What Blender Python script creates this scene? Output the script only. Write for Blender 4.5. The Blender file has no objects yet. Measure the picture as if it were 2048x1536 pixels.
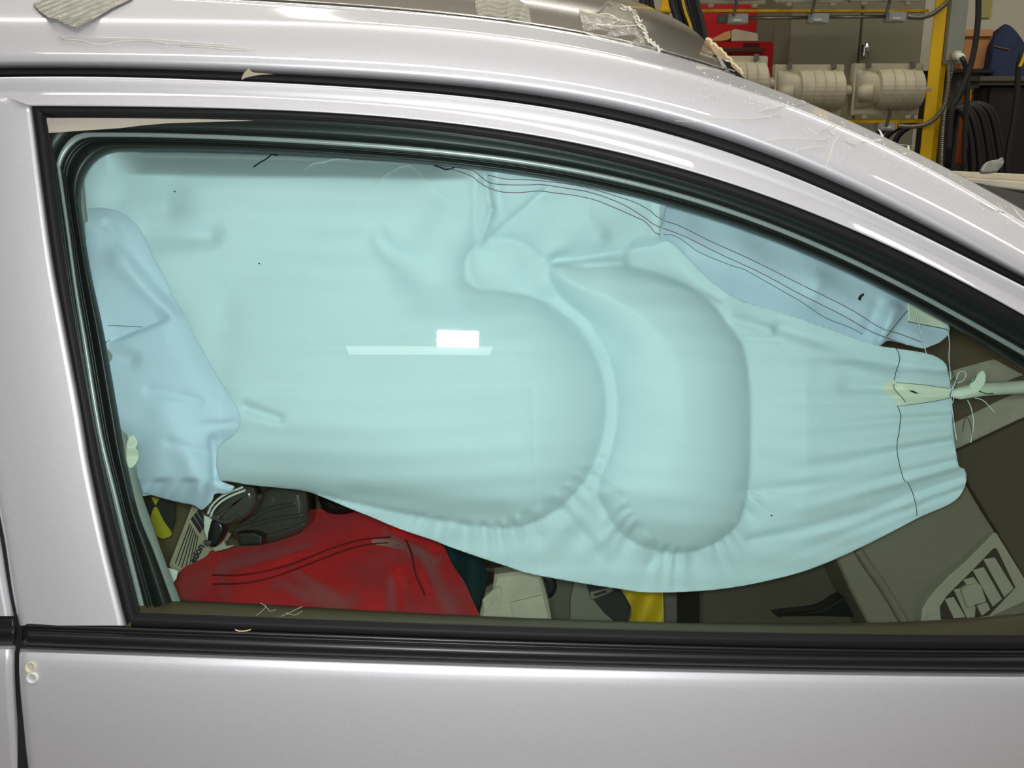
import bpy, bmesh, math, random
import numpy as np
from mathutils import Vector, Matrix

random.seed(4)
rng = np.random.RandomState(4)
scene = bpy.context.scene

# ------------------------------------------------------------------ camera, world, lights, exposure
FPX = 2100.0
PITCH = math.radians(15.6)
CAM = Vector((0.0, -math.cos(PITCH), 1.35))
RIGHT = Vector((1, 0, 0))
UP = Vector((0, math.sin(PITCH), math.cos(PITCH)))
FWD = Vector((0, math.cos(PITCH), -math.sin(PITCH)))
cd = bpy.data.cameras.new('camera')
cd.sensor_width = 36.0
cd.lens = FPX / 2048.0 * 36.0
cd.clip_start = 0.05
cam = bpy.data.objects.new('camera', cd)
cam.location = CAM
cam.rotation_euler = (math.radians(90) - PITCH, 0, 0)
scene.collection.objects.link(cam)
scene.camera = cam

world = bpy.data.worlds.new('world')
scene.world = world
world.use_nodes = True
world.node_tree.nodes['Background'].inputs[0].default_value = (0.9, 0.93, 1.0, 1)
world.node_tree.nodes['Background'].inputs[1].default_value = 0.3

scene.view_settings.view_transform = 'Standard'
scene.view_settings.look = 'None'
scene.view_settings.gamma = 1.0
scene.view_settings.exposure = 0.0
scene.view_settings.use_curve_mapping = False


def area_light(name, loc, target, sx, sy, power, col):
    l = bpy.data.lights.new(name, 'AREA')
    l.shape = 'RECTANGLE'
    l.size, l.size_y, l.energy, l.color = sx, sy, power, col
    o = bpy.data.objects.new(name, l)
    o.location = loc
    o.rotation_euler = (Vector(target) - Vector(loc)).to_track_quat('-Z', 'Y').to_euler()
    scene.collection.objects.link(o)
    return o


# the camera's own flash, just above the lens
area_light('camera_flash', CAM + UP * 0.012 + RIGHT * 0.0 - FWD * 0.02, CAM + FWD - UP * 0.02 + RIGHT * 0.12, 0.088, 0.038, 12.0, (1.0, 0.995, 0.985))
# fluorescent rows of the workshop ceiling (their fixtures are built below)
CEIL = 3.25
TUBES = [(-1.2, -0.1), (-1.2, 3.2), (0.75, -0.4), (0.75, 2.6), (2.7, -0.4), (2.7, 2.9), (-8.6, -0.02)]
for i, (ty, tx) in enumerate(TUBES):
    area_light('ceiling_fluorescent', (tx, ty, CEIL - 0.17), (tx, ty, 0), 2.4 if i < 6 else 1.55, 0.16 if i < 6 else 0.5, (17 if i < 2 else 23) if i < 6 else 6, (1.0, 0.97, 0.90))


# ------------------------------------------------------------------ helpers
def lin(c):
    out = []
    for v in c[:3]:
        v = v / 255.0
        out.append(v / 12.92 if v <= 0.04045 else ((v + 0.055) / 1.055) ** 2.4)
    return (out[0], out[1], out[2], 1.0)


def P(px, py, d):
    a, b = (px - 1024.0) / FPX, (768.0 - py) / FPX
    return CAM + (RIGHT * a + UP * b + FWD) * d


def PA(px, py, d):
    px, py, d = np.broadcast_arrays(np.asarray(px, float), np.asarray(py, float), np.asarray(d, float))
    a, b = (px - 1024.0) / FPX, (768.0 - py) / FPX
    r = np.array(RIGHT)[None] * a.reshape(-1, 1) + np.array(UP)[None] * b.reshape(-1, 1) + np.array(FWD)[None]
    return np.array(CAM)[None] + r * d.reshape(-1, 1)


def W(px, py):
    """depth of the curved car side (glass line), metres along the view axis"""
    a, b = (np.asarray(px, float) - 1024.0) / FPX, (768.0 - np.asarray(py, float)) / FPX
    return 1.0 + 0.045 * (a + 0.63) ** 2 + 0.12 * (b - 0.20) ** 2


MATS = {}


def mat(name, col, rough=0.5, metal=0.0, coat=0.0, spec=0.5, noise=None, bump=None, bump2=None, sheen=0, emit=None, coat_rough=0.04):
    """noise=(scale, amount) colour variation; bump=(scale, strength, distance)"""
    if name in MATS:
        return MATS[name]
    m = bpy.data.materials.new(name)
    m.use_nodes = True
    nt = m.node_tree
    b = nt.nodes['Principled BSDF']
    c = lin(col)
    b.inputs['Base Color'].default_value = c
    b.inputs['Roughness'].default_value = rough
    b.inputs['Metallic'].default_value = metal
    b.inputs['Coat Weight'].default_value = coat
    b.inputs['Coat Roughness'].default_value = coat_rough
    b.inputs['Specular IOR Level'].default_value = spec
    if sheen:
        b.inputs['Sheen Weight'].default_value = sheen
    tc = nt.nodes.new('ShaderNodeTexCoord')
    if noise:
        n = nt.nodes.new('ShaderNodeTexNoise')
        n.inputs['Scale'].default_value = noise[0]
        n.inputs['Detail'].default_value = 4
        nt.links.new(tc.outputs['Object'], n.inputs['Vector'])
        r = nt.nodes.new('ShaderNodeValToRGB')
        k = noise[1]
        r.color_ramp.elements[0].position = 0.3
        r.color_ramp.elements[1].position = 0.7
        r.color_ramp.elements[0].color = (c[0] * (1 - k), c[1] * (1 - k), c[2] * (1 - k), 1)
        r.color_ramp.elements[1].color = (min(1, c[0] * (1 + k)), min(1, c[1] * (1 + k)), min(1, c[2] * (1 + k)), 1)
        nt.links.new(n.outputs['Fac'], r.inputs['Fac'])
        nt.links.new(r.outputs['Color'], b.inputs['Base Color'])
    prev = None
    for bp in (bump, bump2):
        if bp:
            n = nt.nodes.new('ShaderNodeTexNoise')
            n.inputs['Scale'].default_value = bp[0]
            n.inputs['Detail'].default_value = 3
            if len(bp) > 3:
                mp = nt.nodes.new('ShaderNodeMapping')
                mp.inputs['Scale'].default_value = bp[3]
                nt.links.new(tc.outputs['Object'], mp.inputs['Vector'])
                nt.links.new(mp.outputs['Vector'], n.inputs['Vector'])
            else:
                nt.links.new(tc.outputs['Object'], n.inputs['Vector'])
            u = nt.nodes.new('ShaderNodeBump')
            u.inputs['Strength'].default_value = bp[1]
            u.inputs['Distance'].default_value = bp[2]
            nt.links.new(n.outputs['Fac'], u.inputs['Height'])
            if prev:
                nt.links.new(prev.outputs['Normal'], u.inputs['Normal'])
            prev = u
    if prev:
        nt.links.new(prev.outputs['Normal'], b.inputs['Normal'])
    if emit:
        b.inputs['Emission Color'].default_value = lin(emit[0])
        b.inputs['Emission Strength'].default_value = emit[1]
    MATS[name] = m
    return m


def tagged(o, label=None, cat=None, group=None, kind=None):
    if label:
        o['label'] = label
    if cat:
        o['category'] = cat
    if group:
        o['group'] = group
    if kind:
        o['kind'] = kind
    return o


def empty(name, loc, label, cat, group=None):
    o = bpy.data.objects.new(name, None)
    o.empty_display_size = 0.05
    o.location = loc
    scene.collection.objects.link(o)
    return tagged(o, label, cat, group)


def setparent(o, parent):
    if parent is not None:
        o.parent = parent
        base = Matrix.Translation(parent.location) if parent.type == 'EMPTY' else Matrix.Identity(4)
        o.matrix_parent_inverse = base.inverted()
    return o


def mk(name, verts, faces, m, parent=None, smooth=True, uvs=None):
    me = bpy.data.meshes.new(name)
    me.from_pydata([tuple(v) for v in verts], [], [tuple(f) for f in faces])
    me.update()
    if smooth:
        me.polygons.foreach_set('use_smooth', [True] * len(me.polygons))
    if m is not None:
        me.materials.append(m)
    o = bpy.data.objects.new(name, me)
    scene.collection.objects.link(o)
    setparent(o, parent)
    return o


def grid_faces(nr, nc, flip=False, off=0):
    f = []
    for i in range(nr - 1):
        for j in range(nc - 1):
            a = off + i * nc + j
            q = (a, a + 1, a + nc + 1, a + nc)
            f.append(q[::-1] if flip else q)
    return f


def catmull(pts, n=8):
    pts = [np.array(p, float) for p in pts]
    if len(pts) < 3:
        return np.array(pts)
    out = []
    ext = [2 * pts[0] - pts[1]] + pts + [2 * pts[-1] - pts[-2]]
    for i in range(1, len(ext) - 2):
        p0, p1, p2, p3 = ext[i - 1:i + 3]
        for k in range(n):
            t = k / n
            out.append(0.5 * (2 * p1 + (p2 - p0) * t + (2 * p0 - 5 * p1 + 4 * p2 - p3) * t * t + (3 * p1 - p0 - 3 * p2 + p3) * t ** 3))
    out.append(pts[-1])
    return np.array(out)


def resample(pts, n, smooth=True):
    p = catmull(pts, 10) if smooth and len(pts) > 2 else np.array(pts, float)
    s = np.concatenate([[0], np.cumsum(np.linalg.norm(np.diff(p, axis=0), axis=1))])
    t = np.linspace(0, s[-1], n)
    return np.stack([np.interp(t, s, p[:, k]) for k in range(p.shape[1])], 1)


class Curve:
    """smooth y(x) through measured points, straight beyond its ends"""
    def __init__(self, pts, deg=5):
        p = np.array(pts, float)
        self.x0, self.x1 = p[0, 0], p[-1, 0]
        self.c = np.polyfit((p[:, 0] - 1024) / 1000, p[:, 1], min(deg, len(p) - 1))
        self.d = np.polyder(self.c)

    def __call__(self, x):
        x = np.asarray(x, float)
        u = (np.clip(x, self.x0, self.x1) - 1024) / 1000
        y = np.polyval(self.c, u)
        s = np.polyval(self.d, u) / 1000
        return y + s * (x - np.clip(x, self.x0, self.x1))


def loft(name, rows, m, parent=None, sub=6, smooth=True, flip=False, closed=False):
    """rows: list of (N,3) arrays px,py,d. Smoothly interpolated across when sub>1"""
    R = np.array(rows)
    if sub > 1 and len(rows) > 2:
        R = np.array([catmull(list(R[:, j]), sub) for j in range(R.shape[1])]).transpose(1, 0, 2)
    nr, nc = R.shape[0], R.shape[1]
    v = PA(R[..., 0].ravel(), R[..., 1].ravel(), R[..., 2].ravel())
    return mk(name, v, grid_faces(nr, nc, flip), m, parent, smooth)


def row(curve, xs, w, dy=0.0):
    y = curve(xs) + dy
    return np.stack([xs, y, W(xs, y) + w], 1)


def band(name, A, B, prof, m, parent=None, smooth=True, flip=False):
    """ruled strip between two (N,2) paths, prof=[(t, w)...] across"""
    rows = []
    for t, w in prof:
        q = A * (1 - t) + B * t
        rows.append(np.column_stack([q, W(q[:, 0], q[:, 1]) + w]))
    return loft(name, rows, m, parent, sub=1, smooth=smooth, flip=flip)


def arc(n, h, w0=0.0, w1=None):
    w1 = w0 if w1 is None else w1
    return [(i / n, w0 + (w1 - w0) * i / n - h * math.sin(math.pi * i / n)) for i in range(n + 1)]


def prism(name, poly, d, thick, m, parent=None, bevel=0.0, smooth=False):
    """polygon in picture pixels at depth d (number or function), extruded away by thick"""
    poly = list(poly)
    n = len(poly)
    f = d if callable(d) else (lambda x, y: d)
    fr = [P(x, y, float(f(x, y))) for x, y in poly]
    cx, cy = sum(p[0] for p in poly) / n, sum(p[1] for p in poly) / n
    bk = [v + FWD * thick for v in fr]
    bm = bmesh.new()
    a = [bm.verts.new(v) for v in fr]
    b = [bm.verts.new(v) for v in bk]
    bm.faces.new(a)
    bm.faces.new(b[::-1])
    for i in range(n):
        bm.faces.new((a[i], b[i], b[(i + 1) % n], a[(i + 1) % n]))
    bmesh.ops.recalc_face_normals(bm, faces=bm.faces)
    if bevel:
        bmesh.ops.bevel(bm, geom=[e for e in bm.edges if e.verts[0] in a and e.verts[1] in a], offset=bevel, segments=3, affect='EDGES', profile=0.6)
    bmesh.ops.triangulate(bm, faces=[q for q in bm.faces if len(q.verts) > 4])
    me = bpy.data.meshes.new(name)
    bm.to_mesh(me)
    bm.free()
    me.materials.append(m)
    if smooth:
        me.polygons.foreach_set('use_smooth', [True] * len(me.polygons))
    o = bpy.data.objects.new(name, me)
    scene.collection.objects.link(o)
    setparent(o, parent)
    return o


def tube(name, pts, r, m, parent=None, seg=8, smoothed=True, rfun=None, flat=1.0, n=None):
    """tube through world points"""
    p = [Vector(q) for q in pts]
    if smoothed and len(p) > 2:
        c = resample([tuple(q) for q in p], n or max(12, len(p) * 5))
        p = [Vector(q) for q in c]
    v, f = [], []
    prev = None
    for i, q in enumerate(p):
        t = (p[min(i + 1, len(p) - 1)] - p[max(i - 1, 0)]).normalized()
        if prev is None:
            ref = Vector((0, 0, 1)) if abs(t.z) < 0.9 else Vector((1, 0, 0))
            u = t.cross(ref).normalized()
        else:
            u = (prev - t * prev.dot(t)).normalized()
        prev = u
        w = t.cross(u)
        rr = rfun(i / (len(p) - 1)) if rfun else r
        for k in range(seg):
            a = 2 * math.pi * k / seg
            v.append(q + u * math.cos(a) * rr + w * math.sin(a) * rr * flat)
    for i in range(len(p) - 1):
        for k in range(seg):
            f.append((i * seg + k, i * seg + (k + 1) % seg, (i + 1) * seg + (k + 1) % seg, (i + 1) * seg + k))
    f.append(tuple(range(seg))[::-1])
    f.append(tuple((len(p) - 1) * seg + k for k in range(seg)))
    return mk(name, v, f, m, parent, True)


def inside(px, py, poly):
    poly = np.array(poly, float)
    res = np.zeros(px.shape, bool)
    n = len(poly)
    j = n - 1
    for i in range(n):
        xi, yi = poly[i]
        xj, yj = poly[j]
        c = ((yi > py) != (yj > py)) & (px < (xj - xi) * (py - yi) / (yj - yi + 1e-12) + xi)
        res ^= c
        j = i
    return res


def nearest(px, py, poly):
    poly = np.array(poly, float)
    best = np.full(px.shape, 1e18)
    bx, by = px.copy(), py.copy()
    for i in range(len(poly)):
        a, b = poly[i], poly[(i + 1) % len(poly)]
        ab = b - a
        t = np.clip(((px - a[0]) * ab[0] + (py - a[1]) * ab[1]) / (ab @ ab + 1e-12), 0, 1)
        qx, qy = a[0] + t * ab[0], a[1] + t * ab[1]
        d2 = (px - qx) ** 2 + (py - qy) ** 2
        k = d2 < best
        best = np.where(k, d2, best)
        bx, by = np.where(k, qx, bx), np.where(k, qy, by)
    return np.sqrt(best), bx, by


def closed_smooth(pts, n=6):
    pts = [np.array(p, float) for p in pts]
    N = len(pts)
    out = []
    for i in range(N):
        p0, p1, p2, p3 = pts[i - 1], pts[i], pts[(i + 1) % N], pts[(i + 2) % N]
        for k in range(n):
            t = k / n
            out.append(0.5 * (2 * p1 + (p2 - p0) * t + (2 * p0 - 5 * p1 + 4 * p2 - p3) * t * t + (3 * p1 - p0 - 3 * p2 + p3) * t ** 3))
    return np.array(out)


def cloth(name, poly, dfun, m, parent=None, res=5.0, thick=0.0012, back=None):
    """sheet of fabric cut to a pixel outline, lying at dfun(px,py); closed behind at thick or back(px,py,dist)"""
    poly = np.array(poly, float)
    x0, y0 = poly.min(0) - res
    x1, y1 = poly.max(0) + res
    xs, ys = np.arange(x0, x1 + res, res), np.arange(y0, y1 + res, res)
    gx, gy = np.meshgrid(xs, ys)
    ins = inside(gx, gy, poly)
    nr, nc = gx.shape
    cell = ins[:-1, :-1] | ins[1:, :-1] | ins[:-1, 1:] | ins[1:, 1:]
    used = np.zeros((nr, nc), bool)
    for a in (slice(0, -1), slice(1, None)):
        for b in (slice(0, -1), slice(1, None)):
            used[a, b] |= cell
    dist, bx, by = nearest(gx[used], gy[used], poly)
    i_in = ins[used]
    X = np.where(i_in, gx[used], bx)
    Y = np.where(i_in, gy[used], by)
    dist = np.where(i_in, dist, 0)
    D = dfun(X, Y)
    idx = -np.ones((nr, nc), int)
    idx[used] = np.arange(used.sum())
    r, c = np.nonzero(cell)
    q = np.stack([idx[r, c], idx[r, c + 1], idx[r + 1, c + 1], idx[r + 1, c]], 1)
    q = q[:, ::-1]
    n = len(X)
    bd = D + thick + (back(X, Y, dist) if back else 0)
    V = np.concatenate([PA(X, Y, D), PA(X, Y, bd)])
    qb = q[:, ::-1] + n
    F = [tuple(t) for t in q] + [tuple(t) for t in qb]
    cnt = {}
    for t in q:
        for k in range(4):
            e = (t[k], t[(k + 1) % 4])
            cnt[e] = cnt.get(e, 0) + 1
    for (a, b) in list(cnt):
        if (b, a) not in cnt:
            F.append((b, a, a + n, b + n))
    return mk(name, V, F, m, parent, True)


def pillow(px, py, poly, R, H, power=0.68):
    d, _, _ = nearest(px, py, poly)
    u = np.clip(d / R, 0, 1) * inside(px, py, np.array(poly, float))
    return H * (1 - (1 - u) ** 2) ** power


def seg_ridge(px, py, a, b, s0, s1, h):
    """soft ridge from a to b, half-width s0 at a and s1 at b"""
    ax, ay, bx, by = a[0], a[1], b[0], b[1]
    L2 = (bx - ax) ** 2 + (by - ay) ** 2
    t = ((px - ax) * (bx - ax) + (py - ay) * (by - ay)) / L2
    tc = np.clip(t, 0, 1)
    dd = np.hypot(px - (ax + tc * (bx - ax)), py - (ay + tc * (by - ay)))
    s = s0 + (s1 - s0) * tc
    return h * np.exp(-(dd / s) ** 2)


def crease(px, py, a, b, s, h):
    """one-sided fold: rises sharply on one side of a-b, fades on the other"""
    ax, ay, bx, by = a[0], a[1], b[0], b[1]
    L = math.hypot(bx - ax, by - ay)
    ux, uy = (bx - ax) / L, (by - ay) / L
    t = (px - ax) * ux + (py - ay) * uy
    n = (px - ax) * -uy + (py - ay) * ux
    along = np.clip(t / (0.2 * L), 0, 1) * np.clip((L - t) / (0.25 * L), 0, 1)
    side = np.where(n > 0, np.exp(-n / s), np.exp(n / (s * 0.18)))
    return h * along * side


def text_obj(name, body, size, m, parent, loc, rot, extrude=0.0003, bold=0.0):
    c = bpy.data.curves.new(name, 'FONT')
    c.body = body
    c.size = size
    c.extrude = extrude
    c.offset = bold
    c.align_x = 'CENTER'
    c.align_y = 'CENTER'
    c.materials.append(m)
    o = bpy.data.objects.new(name, c)
    o.location = loc
    o.rotation_euler = rot
    scene.collection.objects.link(o)
    o2 = bpy.data.objects.new(name, bpy.data.meshes.new_from_object(o))
    o2.location, o2.rotation_euler = loc, rot
    bpy.data.objects.remove(o)
    scene.collection.objects.link(o2)
    setparent(o2, parent)
    return o2


# ------------------------------------------------------------------ materials
PAINT = mat('silver_metallic_paint', (214, 214, 219), rough=0.46, metal=0.4, coat=0.9, bump=(2600, 0.10, 0.0004), noise=(1500, 0.10))
RUBBER = mat('black_rubber', (22, 21, 24), rough=0.6, spec=0.25)
RUBBER_SAT = mat('satin_black_moulding', (24, 23, 25), rough=0.38, spec=0.5, bump=(1500, 0.05, 0.0002))
RUBBER_IN = mat('weatherstrip_rubber', (30, 33, 31), rough=0.42, spec=0.5)
FLANGE = mat('painted_inner_flange', (170, 168, 166), rough=0.35, metal=0.2, coat=0.3)
GAP = mat('gap_black', (12, 12, 16), rough=0.8)
FAB = mat('light_blue_nylon', (208, 224, 228), rough=0.62, spec=0.25, noise=(7, 0.025), bump=(1800, 0.08, 0.0004), sheen=0.1)
FAB2 = mat('light_blue_nylon_lining', (200, 216, 229), rough=0.62, spec=0.25, noise=(9, 0.03), bump=(1800, 0.08, 0.0004))
CREAM = mat('cream_fabric', (226, 228, 205), rough=0.7)
DASH = mat('olive_grey_dash_plastic', (124, 112, 92), rough=0.6, bump=(900, 0.1, 0.0005))
DASH_L = mat('pale_vent_plastic', (168, 158, 136), rough=0.5)
DASH_D = mat('dark_cabin_plastic', (76, 64, 48), rough=0.7, bump=(700, 0.1, 0.0006))
BROWN = mat('brown_paper', (120, 104, 78), rough=0.8, noise=(5, 0.12))
BLACKP = mat('black_plastic', (20, 20, 20), rough=0.3)
RED = mat('red_knit', (196, 26, 30), rough=0.9, noise=(30, 0.12), bump=(900, 0.5, 0.001, (1, 1, 0.35)), sheen=0.2)
GREEN = mat('dark_green_cloth', (14, 46, 46), rough=0.9)
TAPE = mat('masking_tape', (196, 186, 162), rough=0.7, noise=(60, 0.1), bump=(260, 0.5, 0.001, (1, 1, 4)))
YEL = mat('yellow_paint', (225, 180, 8), rough=0.45, noise=(6, 0.08))
YELS = mat('yellow_strap', (214, 178, 20), rough=0.7, noise=(20, 0.15))
MARKY = mat('marker_yellow', (196, 186, 30), rough=0.7)
THREAD_W = mat('white_thread', (225, 235, 232), rough=0.7)
THREAD_D = mat('dark_thread', (48, 58, 58), rough=0.8)
THREAD_P = mat('plum_thread', (132, 84, 112), rough=0.8)
GREY_ST = mat('pillar_trim', (128, 132, 124), rough=0.55)
GREYCAB = mat('grey_cabinet_enamel', (120, 116, 94), rough=0.5, noise=(2, 0.05))
GREYBOX = mat('cast_grey_housing', (176, 168, 142), rough=0.55, noise=(12, 0.12))
REDT = mat('red_enamel', (176, 20, 26), rough=0.3, coat=0.5)
CHROME = mat('chrome', (220, 220, 220), rough=0.12, metal=1.0)
STEEL = mat('flexible_conduit_steel', (140, 138, 130), rough=0.35, metal=0.8)
CABLE = mat('black_cable', (26, 25, 24), rough=0.6)
WALLM = mat('cream_wall_paint', (206, 199, 176), rough=0.8, noise=(1.5, 0.03))
CONC = mat('concrete_floor', (128, 124, 116), rough=0.6, noise=(3, 0.12))
CARD = mat('cardboard', (176, 122, 74), rough=0.85, noise=(4, 0.06))
BLUE = mat('navy_upholstery', (24, 36, 66), rough=0.85, noise=(20, 0.15))
CLEAR = mat('clear_junction_plastic', (178, 182, 180), rough=0.25)
GREYM = mat('switch_panel_enamel', (146, 150, 138), rough=0.45)
WHITEP = mat('white_plastic', (226, 226, 214), rough=0.5)


def glass_material():
    m = bpy.data.materials.new('green_tinted_glass')
    m.use_nodes = True
    nt = m.node_tree
    nt.nodes.clear()
    out = nt.nodes.new('ShaderNodeOutputMaterial')
    tr = nt.nodes.new('ShaderNodeBsdfTransparent')
    tr.inputs['Color'].default_value = (0.885, 0.955, 0.94, 1)
    gl = nt.nodes.new('ShaderNodeBsdfGlossy')
    gl.inputs['Roughness'].default_value = 0.012
    gl.inputs['Color'].default_value = (1, 1, 1, 1)
    fr = nt.nodes.new('ShaderNodeFresnel')
    fr.inputs['IOR'].default_value = 1.5
    mx = nt.nodes.new('ShaderNodeMixShader')
    nt.links.new(fr.outputs[0], mx.inputs[0])
    nt.links.new(tr.outputs[0], mx.inputs[1])
    nt.links.new(gl.outputs[0], mx.inputs[2])
    nt.links.new(mx.outputs[0], out.inputs[0])
    return m


def clear_tape_material():
    m = bpy.data.materials.new('clear_packing_tape')
    m.use_nodes = True
    nt = m.node_tree
    nt.nodes.clear()
    out = nt.nodes.new('ShaderNodeOutputMaterial')
    tr = nt.nodes.new('ShaderNodeBsdfTransparent')
    tr.inputs['Color'].default_value = (0.9, 0.88, 0.82, 1)
    gl = nt.nodes.new('ShaderNodeBsdfGlossy')
    gl.inputs['Roughness'].default_value = 0.18
    df = nt.nodes.new('ShaderNodeBsdfDiffuse')
    df.inputs['Color'].default_value = (0.6, 0.58, 0.52, 1)
    n = nt.nodes.new('ShaderNodeTexNoise')
    n.inputs['Scale'].default_value = 160
    n.inputs['Detail'].default_value = 4
    bp = nt.nodes.new('ShaderNodeBump')
    bp.inputs['Strength'].default_value = 0.8
    bp.inputs['Distance'].default_value = 0.003
    tc = nt.nodes.new('ShaderNodeTexCoord')
    nt.links.new(tc.outputs['Object'], n.inputs['Vector'])
    nt.links.new(n.outputs['Fac'], bp.inputs['Height'])
    nt.links.new(bp.outputs['Normal'], gl.inputs['Normal'])
    m1 = nt.nodes.new('ShaderNodeMixShader')
    m1.inputs[0].default_value = 0.5
    m2 = nt.nodes.new('ShaderNodeMixShader')
    m2.inputs[0].default_value = 0.38
    nt.links.new(gl.outputs[0], m1.inputs[1])
    nt.links.new(df.outputs[0], m1.inputs[2])
    nt.links.new(tr.outputs[0], m2.inputs[1])
    nt.links.new(m1.outputs[0], m2.inputs[2])
    nt.links.new(m2.outputs[0], out.inputs[0])
    return m


GLASS = glass_material()
CTAPE = clear_tape_material()

# ------------------------------------------------------------------ the room
RX0, RX1, RY0, RY1 = -4.6, 5.4, -9.6, 4.7


def slab(name, x0, x1, y0, y1, z0, z1, m, kind='structure'):
    v = [(x, y, z) for z in (z0, z1) for y in (y0, y1) for x in (x0, x1)]
    f = [(0, 2, 3, 1), (4, 5, 7, 6), (0, 1, 5, 4), (2, 6, 7, 3), (0, 4, 6, 2), (1, 3, 7, 5)]
    o = mk(name, v, f, m, None, False)
    if kind:
        o['kind'] = kind
    return o


slab('floor', RX0, RX1, RY0, RY1, -0.1, 0.0, CONC)
slab('ceiling', RX0, RX1, RY0, RY1, CEIL, CEIL + 0.1, mat('tan_ceiling', (158, 148, 128), rough=0.9))
slab('wall_back', RX0, RX1, RY1, RY1 + 0.1, -0.1, CEIL + 0.1, WALLM)
slab('wall_front', RX0, RX1, RY0 - 0.1, RY0, -0.1, CEIL + 0.1, WALLM)
slab('wall_left', RX0 - 0.1, RX0, RY0, RY1, -0.1, CEIL + 0.1, WALLM)
slab('wall_right', RX1, RX1 + 0.1, RY0, RY1, -0.1, CEIL + 0.1, WALLM)

# ------------------------------------------------------------------ measured outlines of the car side
F_OUT = Curve([(-300, 154), (-150, 154), (0, 155), (240, 156), (400, 158), (550, 163), (700, 172), (860, 187), (994, 202), (1077, 215), (1213, 237), (1328, 262), (1445, 297), (1562, 344), (1641, 378), (1738, 422), (1836, 467), (1934, 514), (2048, 571), (2200, 650)], 7)
F_TOP = Curve([(-300, 124), (-150, 124), (0, 125), (239, 127), (478, 131), (700, 142), (905, 158), (1042, 176), (1178, 196), (1250, 211), (1367, 235), (1445, 259), (1562, 303), (1641, 338), (1738, 385), (1836, 432), (1934, 483), (2048, 545), (2200, 628)], 7)
HL = Curve([(-300, 33), (0, 35), (200, 38), (444, 39), (700, 48), (905, 62), (1042, 79), (1178, 101), (1290, 125), (1400, 152), (1505, 186), (1603, 222), (1700, 263), (1775, 296), (1841, 328), (1900, 360), (1980, 406), (2048, 448), (2200, 545)], 6)
U = Curve([(-300, -22), (0, -14), (200, -9), (444, 0), (700, 15), (905, 34), (1042, 50), (1178, 75), (1281, 97), (1400, 127), (1484, 154), (1539, 175), (1602, 200), (1680, 234), (1758, 270), (1836, 308), (1914, 348), (1973, 377), (2048, 421), (2200, 513)], 7)
S_IN = Curve([(64, 213), (200, 214), (342, 216), (513, 219), (700, 230), (905, 249), (1042, 268), (1178, 293), (1250, 306), (1347, 334), (1445, 365), (1543, 398), (1641, 435), (1738, 474), (1836, 519), (1933, 568), (2048, 634), (2200, 722)], 6)
S_GL = Curve([(94, 236), (342, 236), (513, 237), (700, 247), (905, 267), (1042, 287), (1178, 313), (1250, 328), (1445, 388), (1641, 461), (1738, 501), (1836, 548), (1934, 600), (2048, 662), (2200, 750)], 6)
T1 = Curve([(170, 265), (342, 268), (513, 273), (700, 281), (905, 301), (1042, 321), (1178, 345), (1250, 358), (1400, 394), (1445, 412), (1641, 490), (1836, 585), (1905, 622), (2048, 697), (2200, 785)], 6)
T2 = Curve([(180, 272), (342, 275), (513, 281), (700, 289), (905, 309), (1042, 329), (1178, 353), (1250, 366), (1400, 402), (1445, 420), (1641, 499), (1836, 594), (1905, 631), (2048, 707), (2200, 796)], 6)
T3 = Curve([(263, 302), (324, 303), (446, 305), (580, 309), (700, 316), (837, 327), (973, 342), (1110, 362), (1213, 381), (1300, 402), (1446, 445), (1593, 500), (1739, 567), (1827, 611), (1900, 650), (2048, 740), (2200, 838)], 6)
XR = 2260.0
NL, NC, NT = 70, 26, 170


def loop(left, corner, curve, x0, xr=XR):
    top = np.linspace(x0, xr, NT)
    tp = np.stack([top, curve(top)], 1)
    lp = resample(left, NL)
    cp = resample(corner, NC) if corner is not None else np.repeat(tp[:1], NC, 0)
    return np.concatenate([lp, cp[1:-1], tp])


L_SIN = [(253, 1251), (231, 1164), (209, 1073), (180, 935), (160, 815), (133, 672), (106, 525), (85, 376), (70, 258), (64, 213)]
P_SIN = loop(L_SIN, [(64, 213), (65, 213), (66, 213)], S_IN, 67)
P_SGL = loop([(276, 1226), (262, 1170), (240, 1085), (213, 975), (187, 850), (161, 705), (138, 570), (115, 410), (98, 270), (93, 240)], [(93, 240), (94, 236), (98, 235)], S_GL, 99)
P_T1 = loop([(281, 1222), (253, 1110), (224, 990), (194, 860), (163, 668), (148, 575), (131, 450), (113, 327)], [(113, 327), (120, 305), (135, 283), (152, 270), (172, 265)], T1, 174)
P_T2 = loop([(289, 1222), (261, 1110), (232, 990), (201, 860), (169, 668), (153, 575), (136, 450), (119, 332)], [(119, 332), (126, 312), (140, 292), (158, 278), (180, 272)], T2, 184)
P_T3 = loop([(344, 1203), (306, 1099), (277, 1026), (250, 909), (241, 854), (209, 671), (185, 560), (171, 480), (162, 410)], [(162, 410), (164, 376), (174, 345), (197, 318), (226, 305), (258, 302)], T3, 266)

# ------------------------------------------------------------------ the car
car = empty('car', (0.0, 0.55, 0.0), 'silver two-door car seen from its right side, window filling the picture', 'car')
door = mk('front_door', [P(1100, 1440, 1.03)] * 3, [], PAINT, car)

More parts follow.
